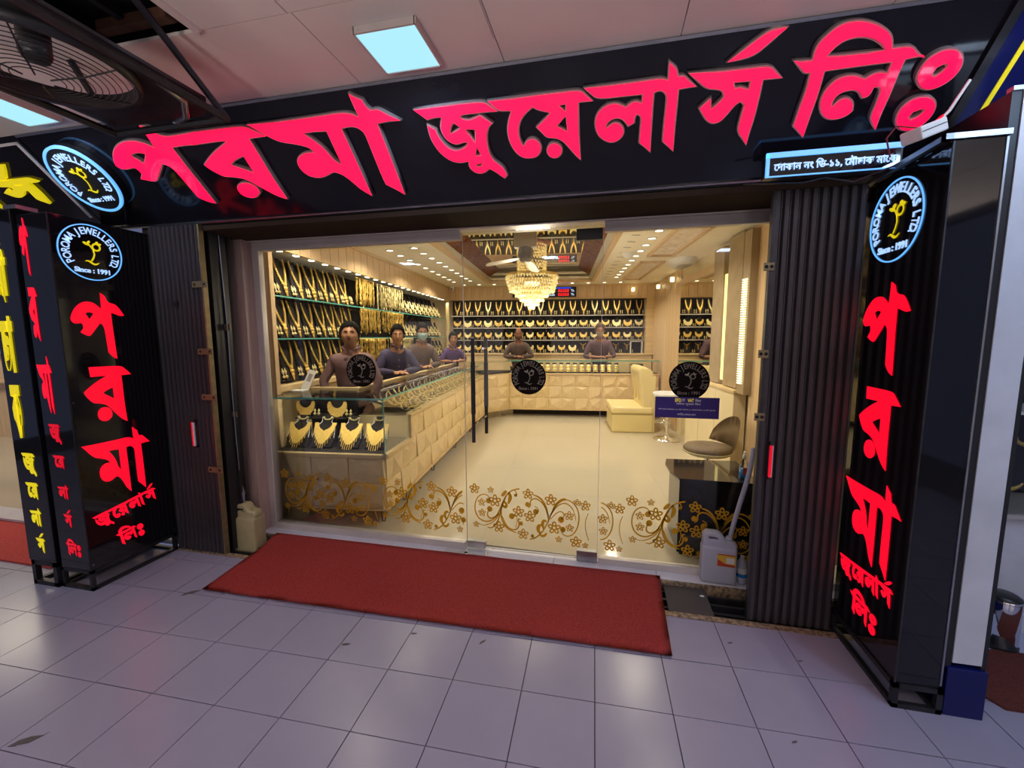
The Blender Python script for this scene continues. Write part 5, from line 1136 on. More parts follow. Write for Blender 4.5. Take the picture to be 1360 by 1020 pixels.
part('top_pane',B().prism(poly,1.09,1.10,'Z'),'case_glass',cc,rot=OFF)
part('tray',B().prism([(x*.98-.02,y*.998+.02) for x,y in poly],.878,.90,'Z'),'velvet',cc,rot=OFF)
b=B()
for k in range(4): b.lathe([(.0,0),(.03,0),(.03,.008),(.01,.02),(.01,.06)],10,c=(-1.4+.1*k,7.72+.11*k,.045))
part('caster',b,'chrome',cc,rot=OFF)
# things in the end counter
for i,(x,sd) in enumerate(((-2.30,2),(-2.065,4),(-1.82,5),(-1.585,7))):
    t=make_bust('display_bust',.30,.215,lean=32,loc=(x,3.33,.634),lab='black velvet bust in the end counter, %s from the left'%ORD[i],grp='busts in the end counter')
    part('piping',B().tube([(-.05,-.016,.28),(-.045,-.016,.235),(-.09,-.016,.18),(-.10,-.016,.09)],.003,5).tube([(.05,-.016,.28),(.045,-.016,.235),(.09,-.016,.18),(.10,-.016,.09)],.003,5),'white_plastic',t,rot=LN(32))
    neck_v(('gold pointed bridal necklace','gold crescent bridal necklace','gold triangular fringed necklace','gold necklace with long hanging fringe')[i]+' in the end counter, %s from the left'%ORD[i],.30,.215,'bib',sd,loc=(x,3.33,.634),grp='bridal necklaces in the end counter',ear=False,lean=32)
for i,x in enumerate((-2.36,-2.05)):
    make_bust('display_bust',.20,.18,lean=10,loc=(x,3.60,.86),lab='small black bust on the upper shelf of the end counter, %s one'%('left','right')[i],grp='busts in the end counter')
    neck_v('gold choker on the upper shelf of the end counter, %s one'%('left','right')[i],.20,.18,'c',41+i,loc=(x,3.60,.86),grp='chokers in the end counter',ear=True,lean=10)
tag(part('velvet_box',B().box((0,0,0),(.05,.08,.20)),'velvet_red',None,loc=(-2.20,3.66,.74)),'dark red velvet box standing at the back of the end counter','box')
tag(part('display_shelf',B().span((-2.42,3.52,.845),(-1.95,3.77,.857)),'velvet',None),'black upper shelf inside the end counter','shelf')
t=thing('payment_card','white standing card leaning on top of the end counter, left','card',(-2.38,3.62,1.096),rot=Matrix.Rotation(R(-6),4,'Z')@Matrix.Rotation(R(-22),4,'X')@Matrix.Rotation(R(14),4,'Y'))
part('sheet',B().box((0,0,.10),(.085,.004,.20)),'white_plastic',t); part('printed_square',B().box((0,-.003,.125),(.045,.001,.075)),'label_grey' if 'label_grey' in M else 'grey_rim',t)
tag(part('card_base',B().span((-2.44,3.50,1.096),(-2.33,3.60,1.108)),'white_plastic'),'small white base plate lying before the standing card','stand')
# gold loops in the side counter
def hook(sd):
    b=B(); n=9; b.tube([(.05*math.cos(a)*1.25-.01,.034*math.sin(a),.012*math.sin(a*2+sd)) for a in [R(200)+R(215)*k/n for k in range(n+1)]],.006,5,rads=[.0022+.0036*math.sin(PI*k/n)+.0012*(k%2) for k in range(n+1)])
    b.tube([(.045,.01,0),(.075,.035,.004),(.10,.03,0)],.003,5); b.octa((.105,.028,0),.007,.006)
    return b.mesh('gold_loop',True)
hm=[hook(0),hook(1)]; 
sx=.12
for r_,(x,z) in enumerate(((-1.52,.905),(-1.65,.943),(-1.78,.981))):
    for i in range(30):
        y=3.92+.122*i+(.04 if r_==1 else 0)
        o=put('gold_loop',hm[(i+r_)%2],'gold' if (i+r_)%3 else 'pale_gold',None,loc=(x,y,z),rot=Matrix.Rotation(R(-50+random.uniform(-30,30)),4,'Z')@Matrix.Rotation(R(16),4,'Y'),scale=(1.25,1.25,1.3))
        tag(o,'gold loop, %s from the glass corner, %s row of the side counter'%(ORD[i],('aisle side','middle','inner')[r_]),'bangle','gold loops in the side counter')
cm=B().box((0,0,0),(.075,.095,.028)).mesh('ring_cushion')
for i in range(28):
    o=put('ring_cushion',cm,('cushion_brown','velvet_blue','cushion_brown','velvet')[i%4],None,loc=(-1.885,3.93+.13*i,1.012),rot=Matrix.Rotation(R(15),4,'Y'),bev=.008)
    tag(o,'dark ring cushion, %s from the glass corner, inner edge of side counter'%ORD[i],'cushion','ring cushions in the side counter')
# bangle stacks in the back counter
bp_=None
for i in range(12):
    x=-.42+.131*i; lab='stack of gold bangles on a black roll, %s from the left in the back counter'%ORD[i]
    if bp_ is None:
        bp_=thing('bangle_roll',lab,'bangles',(x,8.20,.95),0,'bangle stacks in the back counter')
        part('roll',B().cyl((0,0,-.07),(0,.05,.11),.040,16),'velvet',bp_)
        for k in range(4): 
            b=B(); c=Vector((0,.01,-.045+.036*k))+Vector((0,.011*k,0)); b.cyl(c-Vector((0,.003,.013)),c+Vector((0,.003,.013)),.052,16); part('bangle',b,'pale_gold' if k%2 else 'gold',bp_)
    else: dup(bp_,(x,8.20,.95),0,lab)
for i in range(5):
    x=-.97+.105*i
    b=B(); 
    for k in range(6): b.octa((random.uniform(-.035,.035),random.uniform(-.03,.03),.012+.01*(k%2)),.012,.008)
    t=thing('jewel_tray','small tray of gold pieces, %s from the left end of the back counter'%ORD[i],'tray',(x,8.17,.88),0,'trays in the back counter')
    part('tray',B().box((0,0,.006),(.09,.12,.012)),'velvet_blue' if i in (0,1,2) else 'velvet',t,bev=.003); part('gold_piece',b,'pale_gold',t,kind='stuff')
tag(part('black_box',B().span((1.28,8.12,.88),(1.50,8.35,1.06)),'gloss_black'),'black box at the right end inside the back counter','box')
tag(part('grey_panel',B().span((.99,8.10,.88),(1.24,8.14,1.08)),'case_glass'),'clear glass block beside the black box in the back counter','block')
# ---------------------------------------------------------------- chandelier and fan
t=thing('chandelier','tiered round crystal chandelier hanging from the mirrored ceiling tray','chandelier',(-.37,5.05,2.20))
part('ceiling_plate',B().lathe([(0,.44),(.20,.44),(.215,.455),(.21,.475),(0,.48)],32),'carved',t,True)
part('rod',B().cyl((0,0,-.05),(0,0,.59),.012,10),'gold',t)
def tier(r_,z0,z1,mt,rows,nm='crystal_tier',taper=1.0):
    b=B(); n=int(2*PI*r_/.036)
    for k in range(rows):
        f=k/max(1,rows-1); rr=r_*(1+(taper-1)*f)
        for i in range(n):
            a=2*PI*(i+.5*(k%2))/n; q_=random.uniform(.75,1.2); b.octa((rr*math.cos(a),rr*math.sin(a),z0+(z1-z0)*f+random.uniform(-.006,.006)),.0125*q_,.020*q_)
    part(nm,b,mt,t,kind='stuff')
    part('ring_band',B().lathe([(r_-.004,z0+.025),(r_+.004,z0+.025),(r_+.004,z0+.034),(r_-.004,z0+.034),(r_-.004,z0+.025)],32),'gold',t)
tier(.305,.06,-.09,'crystal',5,taper=.86)
tier(.24,-.06,-.14,'crystal',3,taper=.8); tier(.175,-.10,-.19,'crystal',3,taper=.8); tier(.115,-.14,-.24,'crystal',4,taper=.7); tier(.06,-.2,-.28,'crystal',3,taper=.5)
tier(.30,.075,.075,'crystal_dim',1); tier(.165,.43,.14,'crystal_dim',9)
part('bulb_cluster',B().sph((0,0,0),.06,16,10,(1.6,1.6,.5)),'warm_lamp',t)
t=thing('ceiling_fan','ceiling fan with pale blades and grey motor in front of the chandelier','fan',(-.37,4.2,2.38))
part('mount_box',B().span((-.11,-.05,.06),(.11,.05,.40)),'cream_paint',t,bev=.004)
part('motor',B().lathe([(0,-.08),(.05,-.07),(.075,-.02),(.07,.05),(.03,.09),(0,.09)],24),'grey_plastic',t,True)
for a in (R(200),R(-40),R(80)):
    b=B(); b.prism([(.07,-.03),(.16,-.055),(.36,-.06),(.40,-.03),(.40,.03),(.36,.055),(.16,.045),(.07,.03)],-.003,.003,'Z')
    part('blade',b,'fan_blade',t,rot=Matrix.Rotation(a,4,'Z')@Matrix.Rotation(R(12),4,'Y')@Matrix.Rotation(R(10),4,'X'),loc=(0,0,-.03),bev=.002)
# ---------------------------------------------------------------- furniture on the right
t=thing('sofa','cream leather bench seat with high back against the right wall','sofa',(1.12,7.22,.04))
OFF=Matrix.Translation((-1.12,-7.22,-.04))
part('base',B().span((.80,6.80,.04),(1.44,7.66,.335)),'sofa',t,rot=OFF,bev=.02)
part('seat_cushion',B().span((.785,6.795,.335),(1.44,7.665,.455)),'sofa',t,rot=OFF,bev=.035)
part('piping',B().span((.79,6.798,.330),(1.442,7.66,.338)),'sofa_seam',t,rot=OFF)
bk=part('backrest',B().prism([(1.27,.43),(1.42,.43),(1.445,.85),(1.42,1.02),(1.34,1.075),(1.22,1.09),(1.19,1.03)],6.82,7.66),'sofa',t,rot=OFF,bev=.03)
b=B(); 
for k in range(3): b.span((1.232,6.85+.26*k+.13,.55),(1.240,6.855+.26*k+.13,.98))
part('seam',b,'sofa_seam',bk)
part('back_shell',B().span((1.40,6.82,.04),(1.47,7.66,.95)),'sofa',t,rot=OFF,bev=.015)
t=thing('bar_stool','white bar stool with chrome column and round foot behind the purple notice','stool',(1.56,6.40,.04))
part('foot',B().lathe([(0,0),(.19,0),(.195,.008),(.15,.025),(.04,.045),(.03,.06)],32),'chrome',t,True)
part('column',B().cyl((0,0,.04),(0,0,.62),.026,16),'chrome',t)
part('foot_ring',B().tube([(.11*math.cos(2*PI*k/20)-.06,.11*math.sin(2*PI*k/20),.27) for k in range(20)],.009,8,closed=True),'chrome',t,True)
part('seat',B().lathe([(0,.62),(.12,.61),(.20,.65),(.225,.70),(.215,.71),(.19,.67),(0,.66)],32),'white_plastic',t,True)
part('foot_hub',B().cyl((0,0,.26),(0,0,.29),.04,16),'chrome',t)
t=thing('round_chair','low round chair with brown quilted seat and curved bentwood back','chair',(1.41,4.20,.04))
part('seat_cushion',B().lathe([(0,.475),(.12,.50),(.205,.485),(.225,.455),(.21,.425),(0,.42)],36),'chair_fabric',t,True,scale=(1,.95,1))
part('seat_rim',B().lathe([(.20,.418),(.232,.430),(.232,.446),(.215,.44),(.19,.405),(0,.40)],36),'beige_plastic',t,True)
b=B(); n=18; A=[];
for i in range(n+1):
    a=R(-62)+R(124)*i/n; f=math.cos((i/n-.5)*PI); top=.50+.27*f**.6; A.append((.235*math.cos(a),.235*math.sin(a),top,.50-.03*f))
vs=[[b.b.verts.new((x*1.02,y*1.02,zb)),b.b.verts.new((x*1.10,y*1.10,(zb+zt)/2)),b.b.verts.new((x*1.14,y*1.14,zt))] for x,y,zt,zb in A]
for i in range(n):
    for k in range(2): b.b.faces.new((vs[i][k],vs[i+1][k],vs[i+1][k+1],vs[i][k+1]))
bmesh.ops.solidify(b.b,geom=b.b.faces[:],thickness=.014)
part('backrest',b,'bent_wood',t,True,rot=Matrix.Rotation(R(8),4,'Z'))
part('back_arm',B().tube([(.20,.07,.40),(.255,.09,.46),(.262,.09,.60)],.018,8,flat=.5),'bent_wood',t)
part('column',B().cyl((0,0,.06),(0,0,.42),.03,14),'chrome',t)
b=B()
for k in range(5):
    a=2*PI*k/5+.3; b.tube([(0,0,.09),(.22*math.cos(a),.22*math.sin(a),.035)],.016,8); b.sph((.22*math.cos(a),.22*math.sin(a),.022),.022,10,6)
part('star_base',b,'satin_black',t)
t=thing('side_table','black glass low table with waterfall panels just inside the right pane','table',(1.08,3.18,.04))
OFF=Matrix.Translation((-1.08,-3.18,-.04))
tp=[(.84,3.44),(.80,3.30),(.79,3.12),(.815,2.96),(1.33,2.90),(1.37,3.43)]
part('top',B().prism(tp,.588,.60,'Z'),'gloss_black',t,rot=OFF)
part('front_panel',B().prism([(.84,2.97),(1.31,2.91),(1.31,2.925),(.84,2.985)],.04,.588,'Z'),'gloss_black',t,rot=OFF)
part('side_panel',B().prism([(.83,3.0),(.845,3.0),(.875,3.40),(.86,3.40)],.04,.588,'Z'),'gloss_black',t,rot=OFF)
part('side_panel',B().prism([(1.31,2.94),(1.325,2.94),(1.35,3.40),(1.335,3.40)],.04,.588,'Z'),'gloss_black',t,rot=OFF)
part('lower_shelf',B().prism([(.85,2.99),(1.31,2.94),(1.34,3.40),(.87,3.40)],.30,.31,'Z'),'satin_black',t,rot=OFF)
t=thing('sanitizer_bottle','clear spray bottle half full of blue liquid on the black table','bottle',(1.262,3.02,.60))
part('liquid',B().lathe([(0,.002),(.027,.002),(.028,.01),(.028,.065),(0,.065)],20),'blue_liquid',t,True)
part('shell',B().lathe([(0,0),(.030,0),(.031,.01),(.031,.10),(.013,.125),(.012,.14)],20),'case_glass',t,True)
part('wrapper',B().box((-.005,-.031,.055),(.025,.002,.05)),'label_red',t)
part('spray_cap',B().lathe([(.012,.135),(.013,.16),(.008,.165),(.008,.19),(0,.192)],16),'white_plastic',t,True)
t=thing('low_cabinet','low cream cabinet with pale sloping top along the right wall behind the chair','cabinet',(1.72,5.4,.04))
part('body',B().span((-.02,-1.0,0),(.10,.60,.98)),'cream_paint',t,bev=.004); part('top',B().span((-.035,-1.02,.98),(.10,.62,1.005)),'cream_wood',t,bev=.003)
for y in (-.5,.05): part('door_gap',B().span((-.0215,y,.03),(-.0195,y+.004,.95)),'sofa_seam',t)
t=thing('tall_mirror','tall wall mirror reflecting the lit jewellery on the right wall','mirror',(1.83,6.2,1.05))
part('frame',B().span((-.02,-.90,.0),(.0,.74,1.40)),'wood',t); part('glass',B().span((-.024,-.86,.04),(-.020,.70,1.30)),'wall_mirror',t)
for i,(y0,y1,zt) in enumerate(((4.96,5.27,2.56),(4.46,4.83,2.60))):
    tag(part('tan_panel',B().span((1.74,y0,1.055),(1.83,y1,zt)),'bent_wood',bev=.003),'tall tan wall panel on the right wall, %s'%('behind the other beside the mirror','nearer one beside the LED strip')[i],'panel')
t=thing('light_strip','soft yellow glowing gap between two tan wall panels','light',(1.755,4.90,1.10)); part('glow',B().span((0,-.06,0),(.02,.05,1.15)),'led_strip_dim',t)
t=thing('light_strip','bright stack of pale LED tubes right of the tan wall panels','light',(1.70,4.315,1.12))
part('housing',B().span((.02,-.08,-.1),(.09,.08,1.45)),'bent_wood',t)
b=B()
for k in range(44): b.span((0,-.04,.0+.023*k),(.02,.04,.0+.023*k+.012))
part('tube',b,'led_strip',t,kind='stuff')
tag(part('wood_board',B().span((1.79,3.1,.04),(1.84,4.28,2.60)),'wood'),'plain wood board on the right wall next to the shop front','board')
FR[0]=ID
# ================================================================ PEOPLE
FR[0]=TI
def skinmesh(verts,edges,rads,sub=1):
    me=bpy.data.meshes.new('sk'); me.from_pydata([tuple(v) for v in verts],edges,[])
    o=bpy.data.objects.new('sk',me); COL.objects.link(o)
    md=o.modifiers.new('s','SKIN'); md.use_smooth_shade=True
    sv=me.skin_vertices[0].data
    for i,r_ in enumerate(rads): sv[i].radius=r_ if isinstance(r_,tuple) else (r_,r_)
    sv[0].use_root=True
    s=o.modifiers.new('u','SUBSURF'); s.levels=sub; s.render_levels=sub
    dg=bpy.context.evaluated_depsgraph_get(); out=bpy.data.meshes.new_from_object(o.evaluated_get(dg))
    bpy.data.objects.remove(o); bpy.data.meshes.remove(me); return out
def g_(a,s): return math.exp(-(a/s)**2)
HS=(.077,.096,.122)
def head_co(n):
    x,y,z=n; X,Y,Z=x*HS[0],y*HS[1],z*HS[2]
    if z<0:
        k=abs(z)**1.4; X*=1-.34*k; 
        if y<0: Y-=.010*k
        else: Y*=1-.35*k
    if y<0:
        Y*=.93
        Y-=.030*g_(x,.16)*g_(z+.17,.17)*(1+.3*(z<-.17))+.012*g_(x,.12)*g_(z-.02,.22)
        Y-=.006*g_(z-.22,.10)*g_(x,.7)
        Y+=.011*(g_(x-.40,.17)+g_(x+.40,.17))*g_(z-.06,.11)
        Y-=.008*g_(x,.30)*g_(z+.50,.11)
        Y-=.008*g_(x,.35)*g_(z+.82,.16)
        Y-=.004*(g_(x-.55,.2)+g_(x+.55,.2))*g_(z+.15,.2)
    return Vector((X,Y,Z))
def head_mesh():
    b=bmesh.new(); bmesh.ops.create_uvsphere(b,u_segments=44,v_segments=32,radius=1)
    for v in b.verts: v.co=head_co(v.co.normalized())
    for sx in (-1,1):
        q=bmesh.ops.create_uvsphere(b,u_segments=10,v_segments=8,radius=1)
        bmesh.ops.transform(b,matrix=Matrix.Translation((sx*.076,.006,-.006))@Matrix.Rotation(sx*.35,4,'Z')@Matrix.Diagonal((.010,.019,.031,1)),verts=q['verts'])
    me=bpy.data.meshes.new('head'); b.to_mesh(me); b.free(); return me
def shell(off,keep,nz=.004,seed=0):
    b=bmesh.new(); bmesh.ops.create_uvsphere(b,u_segments=48,v_segments=36,radius=1); dead=[]
    for f in b.faces:
        c=f.calc_center_median().normalized()
        if not keep(c): dead.append(f)
    bmesh.ops.delete(b,geom=dead,context='FACES')
    for v in b.verts:
        n=v.co.normalized(); p=head_co(n); d=n.copy(); v.co=p+d*(off(n) if callable(off) else off)+d*nz*noise.noise(n*9+Vector((seed,0,0)))
    bmesh.ops.solidify(b,geom=b.faces[:],thickness=.006)
    me=bpy.data.meshes.new('shell'); b.to_mesh(me); b.free()
    for p in me.polygons: p.use_smooth=True
    return me
def hand_items(w,d,up,side):
    """palm ellipsoid plus five bent finger chains from wrist w along d; side=+1 thumb to the left of d"""
    d=Vector(d).normalized(); up=Vector(up); up=(up-d*up.dot(d)).normalized(); s=d.cross(up)*side
    b=B(); w=Vector(w)
    mm=Matrix.Identity(4)
    for k in range(3): mm[k][0],mm[k][1],mm[k][2]=d[k],s[k],up[k]
    b.sph(w+d*.045,1,14,10,(.052,.041,.018),mm)
    for k,(o,L_) in enumerate(((-.030,.060),(-.011,.074),(.009,.080),(.028,.070))):
        p0=w+d*.07+s*o; p1=p0+d*L_*.45+s*o*.15+up*.004; p2=p1+d*L_*.32-up*.010; p3=p2+d*L_*.22-up*.016
        b.tube([p0,p1,p2,p3],.009,8,rads=[.0098,.0090,.0082,.0068])
    t0=w+d*.025+s*.030; b.tube([t0,t0+d*.025+s*.022,t0+d*.055+s*.028-up*.004,t0+d*.075+s*.024-up*.010],.01,8,rads=[.013,.0115,.0098,.0078])
    return b.mesh('hand',norm=True)
def person(lab,loc,rz,H=1.70,lean=.12,build=1.0,arms=None,hyaw=0,hpitch=0,hroll=0,shirt='shirt_mauve',skin='skin_a',hair='hair',bald=False,beard=None,mask=False,sleeve='long',closed=False,pocket=False,neck=1.12,face=1.0,stache=False):
    t=thing('person',lab,'person',loc,rz); s=H/1.70
    J=lambda x,y,z:Vector((x*s,y*s,z*s))
    hip=J(0,0,.93); wa=J(0,-.25*lean,1.06); ch=J(0,-.6*lean,1.24); up_=J(0,-.85*lean,1.375); nk=J(0,-1.0*lean,1.45); nk2=J(0,-1.12*lean-.008,1.53); hc=J(0,-1.15*lean-.015,1.585)
    sh=[J(sx*.146*build,-.85*lean,1.328) for sx in (-1,1)]
    el,wr=[],[]
    arms=arms or [((-.24,-.10,1.10),(-.17,-.22,.98)),((.24,-.10,1.10),(.17,-.22,.98))]
    for (e,w_) in arms: el.append(Vector(e)); wr.append(Vector(w_))
    # body: one continuous surface
    V=[hip,wa,ch,up_,nk,nk2]; E_=[(0,1),(1,2),(2,3),(3,4),(4,5)]
    Rd=[(.125*build*s,.085*s),(.108*build*s,.08*s),(.120*build*s,.082*s),(.095*build*s,.062*s),(.060*s*neck,.058*s*neck),(.052*s*neck,.054*s*neck)]
    for i in (0,1):
        k=len(V); sx=(-1,1)[i]
        ms=(sh[i]+el[i])/2; mf=(el[i]+wr[i])/2
        V+= [sh[i],ms,el[i],mf,wr[i]]; E_+=[(3,k),(k,k+1),(k+1,k+2),(k+2,k+3),(k+3,k+4)]; Rd+=[(.046*s,.046*s),(.040*s,.040*s),(.034*s,.034*s),(.032*s,.032*s),(.024*s,.022*s)]
        k=len(V); V+=[J(sx*.09,.0,.86),J(sx*.10,-.01,.48),J(sx*.10,.01,.09),J(sx*.11,-.10,.035)]; E_+=[(0,k),(k,k+1),(k+1,k+2),(k+2,k+3)]; Rd+=[(.085*s,.085*s),(.058*s,.058*s),(.036*s,.036*s),(.034*s,.028*s)]
    me=skinmesh(V,E_,Rd,1)
    hm_=Matrix.Translation(hc)@Matrix.Rotation(hyaw,4,'Z')@Matrix.Rotation(hroll,4,'Y')@Matrix.Rotation(hpitch,4,'X')@Matrix.Diagonal((s*face*1.04,s*1.02,s*1.04,1))
    items=[(me,ID),(head_mesh(),hm_)]
    for i in (0,1):
        d=(wr[i]-el[i]).normalized(); 
        if abs(d.z)<.6: d=Vector((d.x,d.y,d.z*.3)).normalized()
        items.append((hand_items(wr[i]+d*.012,d,(0,0,1) if abs(d.z)<.6 else (0,-1,0),(1,-1)[i]),ID))
    jm=joinmesh('body',items)
    o=bpy.data.objects.new('tmp',jm); COL.objects.link(o); md=o.modifiers.new('r','REMESH'); md.mode='VOXEL'; md.voxel_size=.0065; md.use_smooth_shade=True
    sm_=o.modifiers.new('sm','SMOOTH'); sm_.factor=.4; sm_.iterations=1
    dg=bpy.context.evaluated_depsgraph_get(); bm_=bpy.data.meshes.new_from_object(o.evaluated_get(dg)); bpy.data.objects.remove(o)
    bm_.name='body'; body=put('body',bm_,skin,t)
    # face details
    for sx in (-1,1):
        p=head_co(Vector((sx*.40,-.90,.055)).normalized()); 
        ey=part('eye',B().sph((0,0,0),.0125,14,10),'eye_white',t,True,rot=hm_@Matrix.Translation(p+Vector((0,.0075,0))))
        part('iris',B().sph((0,-.0095,-.001),.0058,10,8,(1,.6,1)),'iris',ey,True)
        lid=B(); lid.sph((0,0,.0012 if not closed else -.001),.0134,14,10,(1.05,1.0,.72 if not closed else 1.0)); 
        b=B(); b.sph((0,0,0),.0137,16,10); 
        dl_=[f for f in b.b.faces if f.calc_center_median().z<(.0035 if not closed else -.006)]; bmesh.ops.delete(b.b,geom=dl_,context='FACES'); lid.b.free(); part('eyelid',b,skin,ey,True)
        q=[head_co(Vector((sx*a,-.9,.20+.05*math.sin(PI*(a-.15)/.5))).normalized())+Vector((0,-.002,0)) for a in (.14,.25,.36,.48,.60)]
        part('eyebrow',B().tube(q,.003,6,rads=[.0028,.0050,.0048,.004,.0018],flat=.7),'hair' if not beard else 'beard_grey' if beard=='grey' else 'hair',t,True,rot=hm_)
    if not mask:
        q=[head_co(Vector((a,-.9,-.455-.02*math.cos(a*6))).normalized())+Vector((0,-.001,0)) for a in (-.26,-.14,0,.14,.26)]
        part('mouth',B().tube(q,.004,6,rads=[.0016,.0042,.0048,.0042,.0016]),'lip',t,True,rot=hm_)
        if stache and not beard: part('moustache',B().tube([head_co(Vector((a,-.9,-.36)).normalized())+Vector((0,-.0005,0)) for a in (-.2,-.1,0,.1,.2)],.0022,6),'hair',t,True,rot=hm_)  # hair-coloured moustache tube above the mouth
    def hk(n): 
        front=n.y<-.05
        a=math.degrees(math.atan2(abs(n.x),-n.y)); T=((0,.58),(28,.60),(44,.44),(58,.16),(70,-.12),(80,-.24),(92,-.20),(112,-.30),(130,-.52),(181,-.56))
        for (a0,t0),(a1,t1) in zip(T,T[1:]):
            if a0<=a<a1: return n.z>t0+(t1-t0)*(a-a0)/(a1-a0)+.03*math.sin(n.x*23)
        return False
    if bald:
        put('hair',shell(lambda n:.002,lambda n: n.z>.10 and n.z<.75 and n.y>-.55 or (n.y>.0 and n.z>-.4 and n.z<.7),.001),'hair',t,rot=hm_)
    else: put('hair',shell(lambda n:.005+.016*max(0,n.z)+.003*abs(n.x),hk,.007,hyaw*5),hair,t,rot=hm_)
    if beard: put('beard',shell(.0035 if beard=='grey' else .0012,lambda n:n.y<.05 and n.z<-.30+.12*abs(n.x) and not(abs(n.x)<.24 and -.52<n.z<-.40) and n.z>-.98,.004),'beard_grey' if beard=='grey' else 'stubble',t,rot=hm_)
    if mask:
        put('face_mask',shell(lambda n:.007+.012*g_(n.x,.3)*g_(n.z+.3,.3),lambda n:n.y<-.30 and -.88<n.z<-.02,.0),'mask_cloth',t,rot=hm_)
        b=B(); 
        for sx in (-1,1): b.tube([Vector((sx*.062,-.065,-.02)),Vector((sx*.078,-.02,.005)),Vector((sx*.082,.01,.015))],.0012,5)
        part('mask_strap',b,'mask_cloth',t,rot=hm_)
    # shirt
    V=[hip+J(0,0,-.04),wa,ch,up_,nk+J(0,0,-.022)]; E_=[(0,1),(1,2),(2,3),(3,4)]
    Rd=[(.165*build*s,.120*s),(.150*build*s,.118*s),(.168*build*s,.122*s),(.130*build*s,.104*s),(.088*s*neck,.076*s*neck)]
    for i in (0,1):
        k=len(V); ms=(sh[i]+el[i])/2
        V+=[sh[i],ms,el[i]]; E_+=[(3,k),(k,k+1),(k+1,k+2)]; Rd+=[(.072*s,.070*s),(.063*s,.060*s),(.053*s,.050*s)]
        if sleeve=='long': V+=[(el[i]*.45+wr[i]*.55),el[i]*.08+wr[i]*.92]; E_+=[(k+2,k+3),(k+3,k+4)]; Rd+=[(.045*s,.044*s),(.037*s,.034*s)]
        elif sleeve=='roll': V+=[(el[i]*.60+wr[i]*.40)]; E_+=[(k+2,k+3)]; Rd+=[(.047*s,.046*s)]
    sm2=skinmesh(V,E_,Rd,2)
    for v in sm2.vertices:
        n=v.co; f=.010*noise.noise(n*8)+.006*noise.noise(Vector((n.x*24,n.y*24,n.z*9))); v.co=v.co+v.normal*f
    for p in sm2.polygons: p.use_smooth=True
    shp=put('shirt',sm2,shirt,t)
    # collar, placket, buttons
    b=B(); pts=[]; 
    for i in range(13):
        a=R(-60)+R(300)*i/12; pts.append(nk+J(.066*neck*math.cos(a),.064*neck*math.sin(a)+.0,.012+.020*math.sin(a)))
    b.tube(pts,.010,6,flat=1.3,rads=[.007]+[.010]*11+[.007])
    part('collar',b,shirt,shp,True)
    b=B(); f0=nk+J(0,-.068*neck,-.02)
    for sx in (-1,1): b.prism([(f0.x+sx*.006,f0.z+.004),(f0.x+sx*.048,f0.z+.016),(f0.x+sx*.046,f0.z-.012),(f0.x+sx*.026,f0.z-.034)],f0.y-.020,f0.y-.014)
    part('collar_tip',b,shirt,shp)
    b=B()
    for k in range(5):
        z=1.36-.085*k; y=-(.85-.3*k/3)*lean-.102-.014*min(k,1); b.sph(J(0,y-.012,z),.0055,8,6,(1,.5,1))
    part('button',b,'shirt_inner',shp)
    V=[hip+J(0,0,.03)]; E_=[];Rd=[(.155*build*s,.115*s)]
    for sx in (-1,1):
        k=len(V); V+=[J(sx*.09,.0,.84),J(sx*.10,-.01,.48),J(sx*.10,.01,.10)]; E_+=[(0,k),(k,k+1),(k+1,k+2)]; Rd+=[(.100*s,.100*s),(.075*s,.075*s),(.060*s,.060*s)]
    tm=skinmesh(V,E_,Rd,1)
    for p in tm.polygons: p.use_smooth=True
    put('trousers',tm,'trousers',t)
    return t,hm_
FLZ=.04
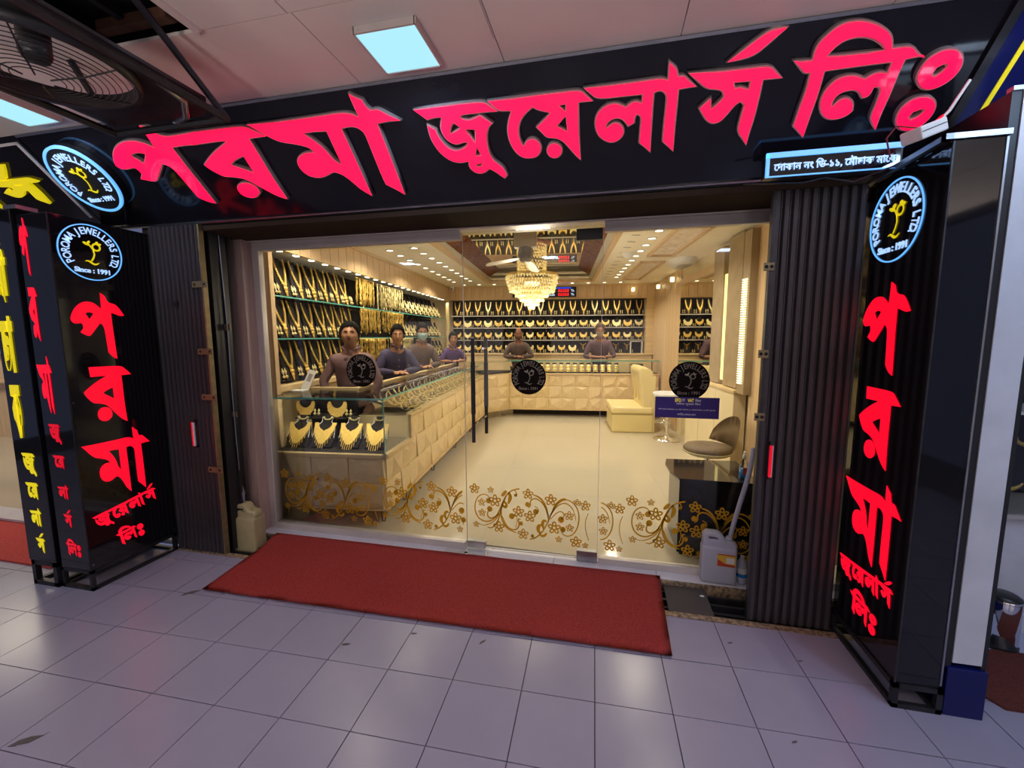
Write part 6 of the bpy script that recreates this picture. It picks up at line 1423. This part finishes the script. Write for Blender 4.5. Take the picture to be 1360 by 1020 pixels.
p1,_=person('stout salesman in a mauve shirt standing behind the end counter, head raised',(-2.14,4.10,FLZ),R(14),1.675,.06,1.16,arms=[((-.27,-.10,1.10),(-.20,-.17,.90)),((.27,-.10,1.10),(.20,-.17,.90))],hyaw=R(8),hpitch=R(-8),shirt='shirt_mauve',skin='skin_a',closed=True,neck=1.35,face=1.12,stache=True)
b=B(); b.tube([(0,0,0),(.0,0,.005)],.001,5); b.b.free()
person('young salesman in a dark purple shirt resting his forearms on the side counter',(-2.20,5.27,FLZ),R(38),1.675,.20,1.05,arms=[((-.27,-.20,1.12),(-.06,-.37,1.105)),((.27,-.20,1.12),(.03,-.36,1.115))],hyaw=R(-12),hpitch=R(3),hroll=R(4),shirt='shirt_purple',skin='skin_b')
person('salesman in a brown shirt wearing a pale blue face mask',(-2.22,6.28,FLZ),R(40),1.72,.17,1.05,arms=[((-.27,-.18,1.12),(-.05,-.34,1.105)),((.27,-.18,1.12),(.04,-.36,1.11))],hyaw=R(-14),hpitch=R(6),shirt='shirt_brown',skin='skin_b',mask=True)
person('slim young salesman in a violet polo shirt at the corner of the counters',(-2.06,7.62,FLZ),R(30),1.60,.16,.92,arms=[((-.24,-.16,1.10),(-.06,-.30,1.105)),((.24,-.16,1.10),(.05,-.33,1.11))],hyaw=R(-6),hpitch=R(2),shirt='shirt_violet',skin='skin_b',sleeve='short')
person('balding man with a dark beard and brown shirt leaning on the back counter',(-.90,8.66,FLZ),R(4),1.705,.22,1.08,arms=[((-.29,-.22,1.14),(-.03,-.33,1.135)),((.29,-.22,1.14),(.06,-.31,1.145))],hyaw=R(6),hpitch=R(12),shirt='shirt_brown',skin='skin_c',bald=True,beard='dark')
person('older grey bearded man in a plum shirt, hands folded on the back counter',(.74,8.66,FLZ),R(-6),1.77,.20,1.10,arms=[((-.29,-.22,1.14),(-.02,-.33,1.135)),((.29,-.22,1.14),(.10,-.32,1.145))],hyaw=R(4),hpitch=R(4),shirt='shirt_plum',skin='skin_a',hair='hair_brown',beard='grey',sleeve='roll')
FR[0]=ID
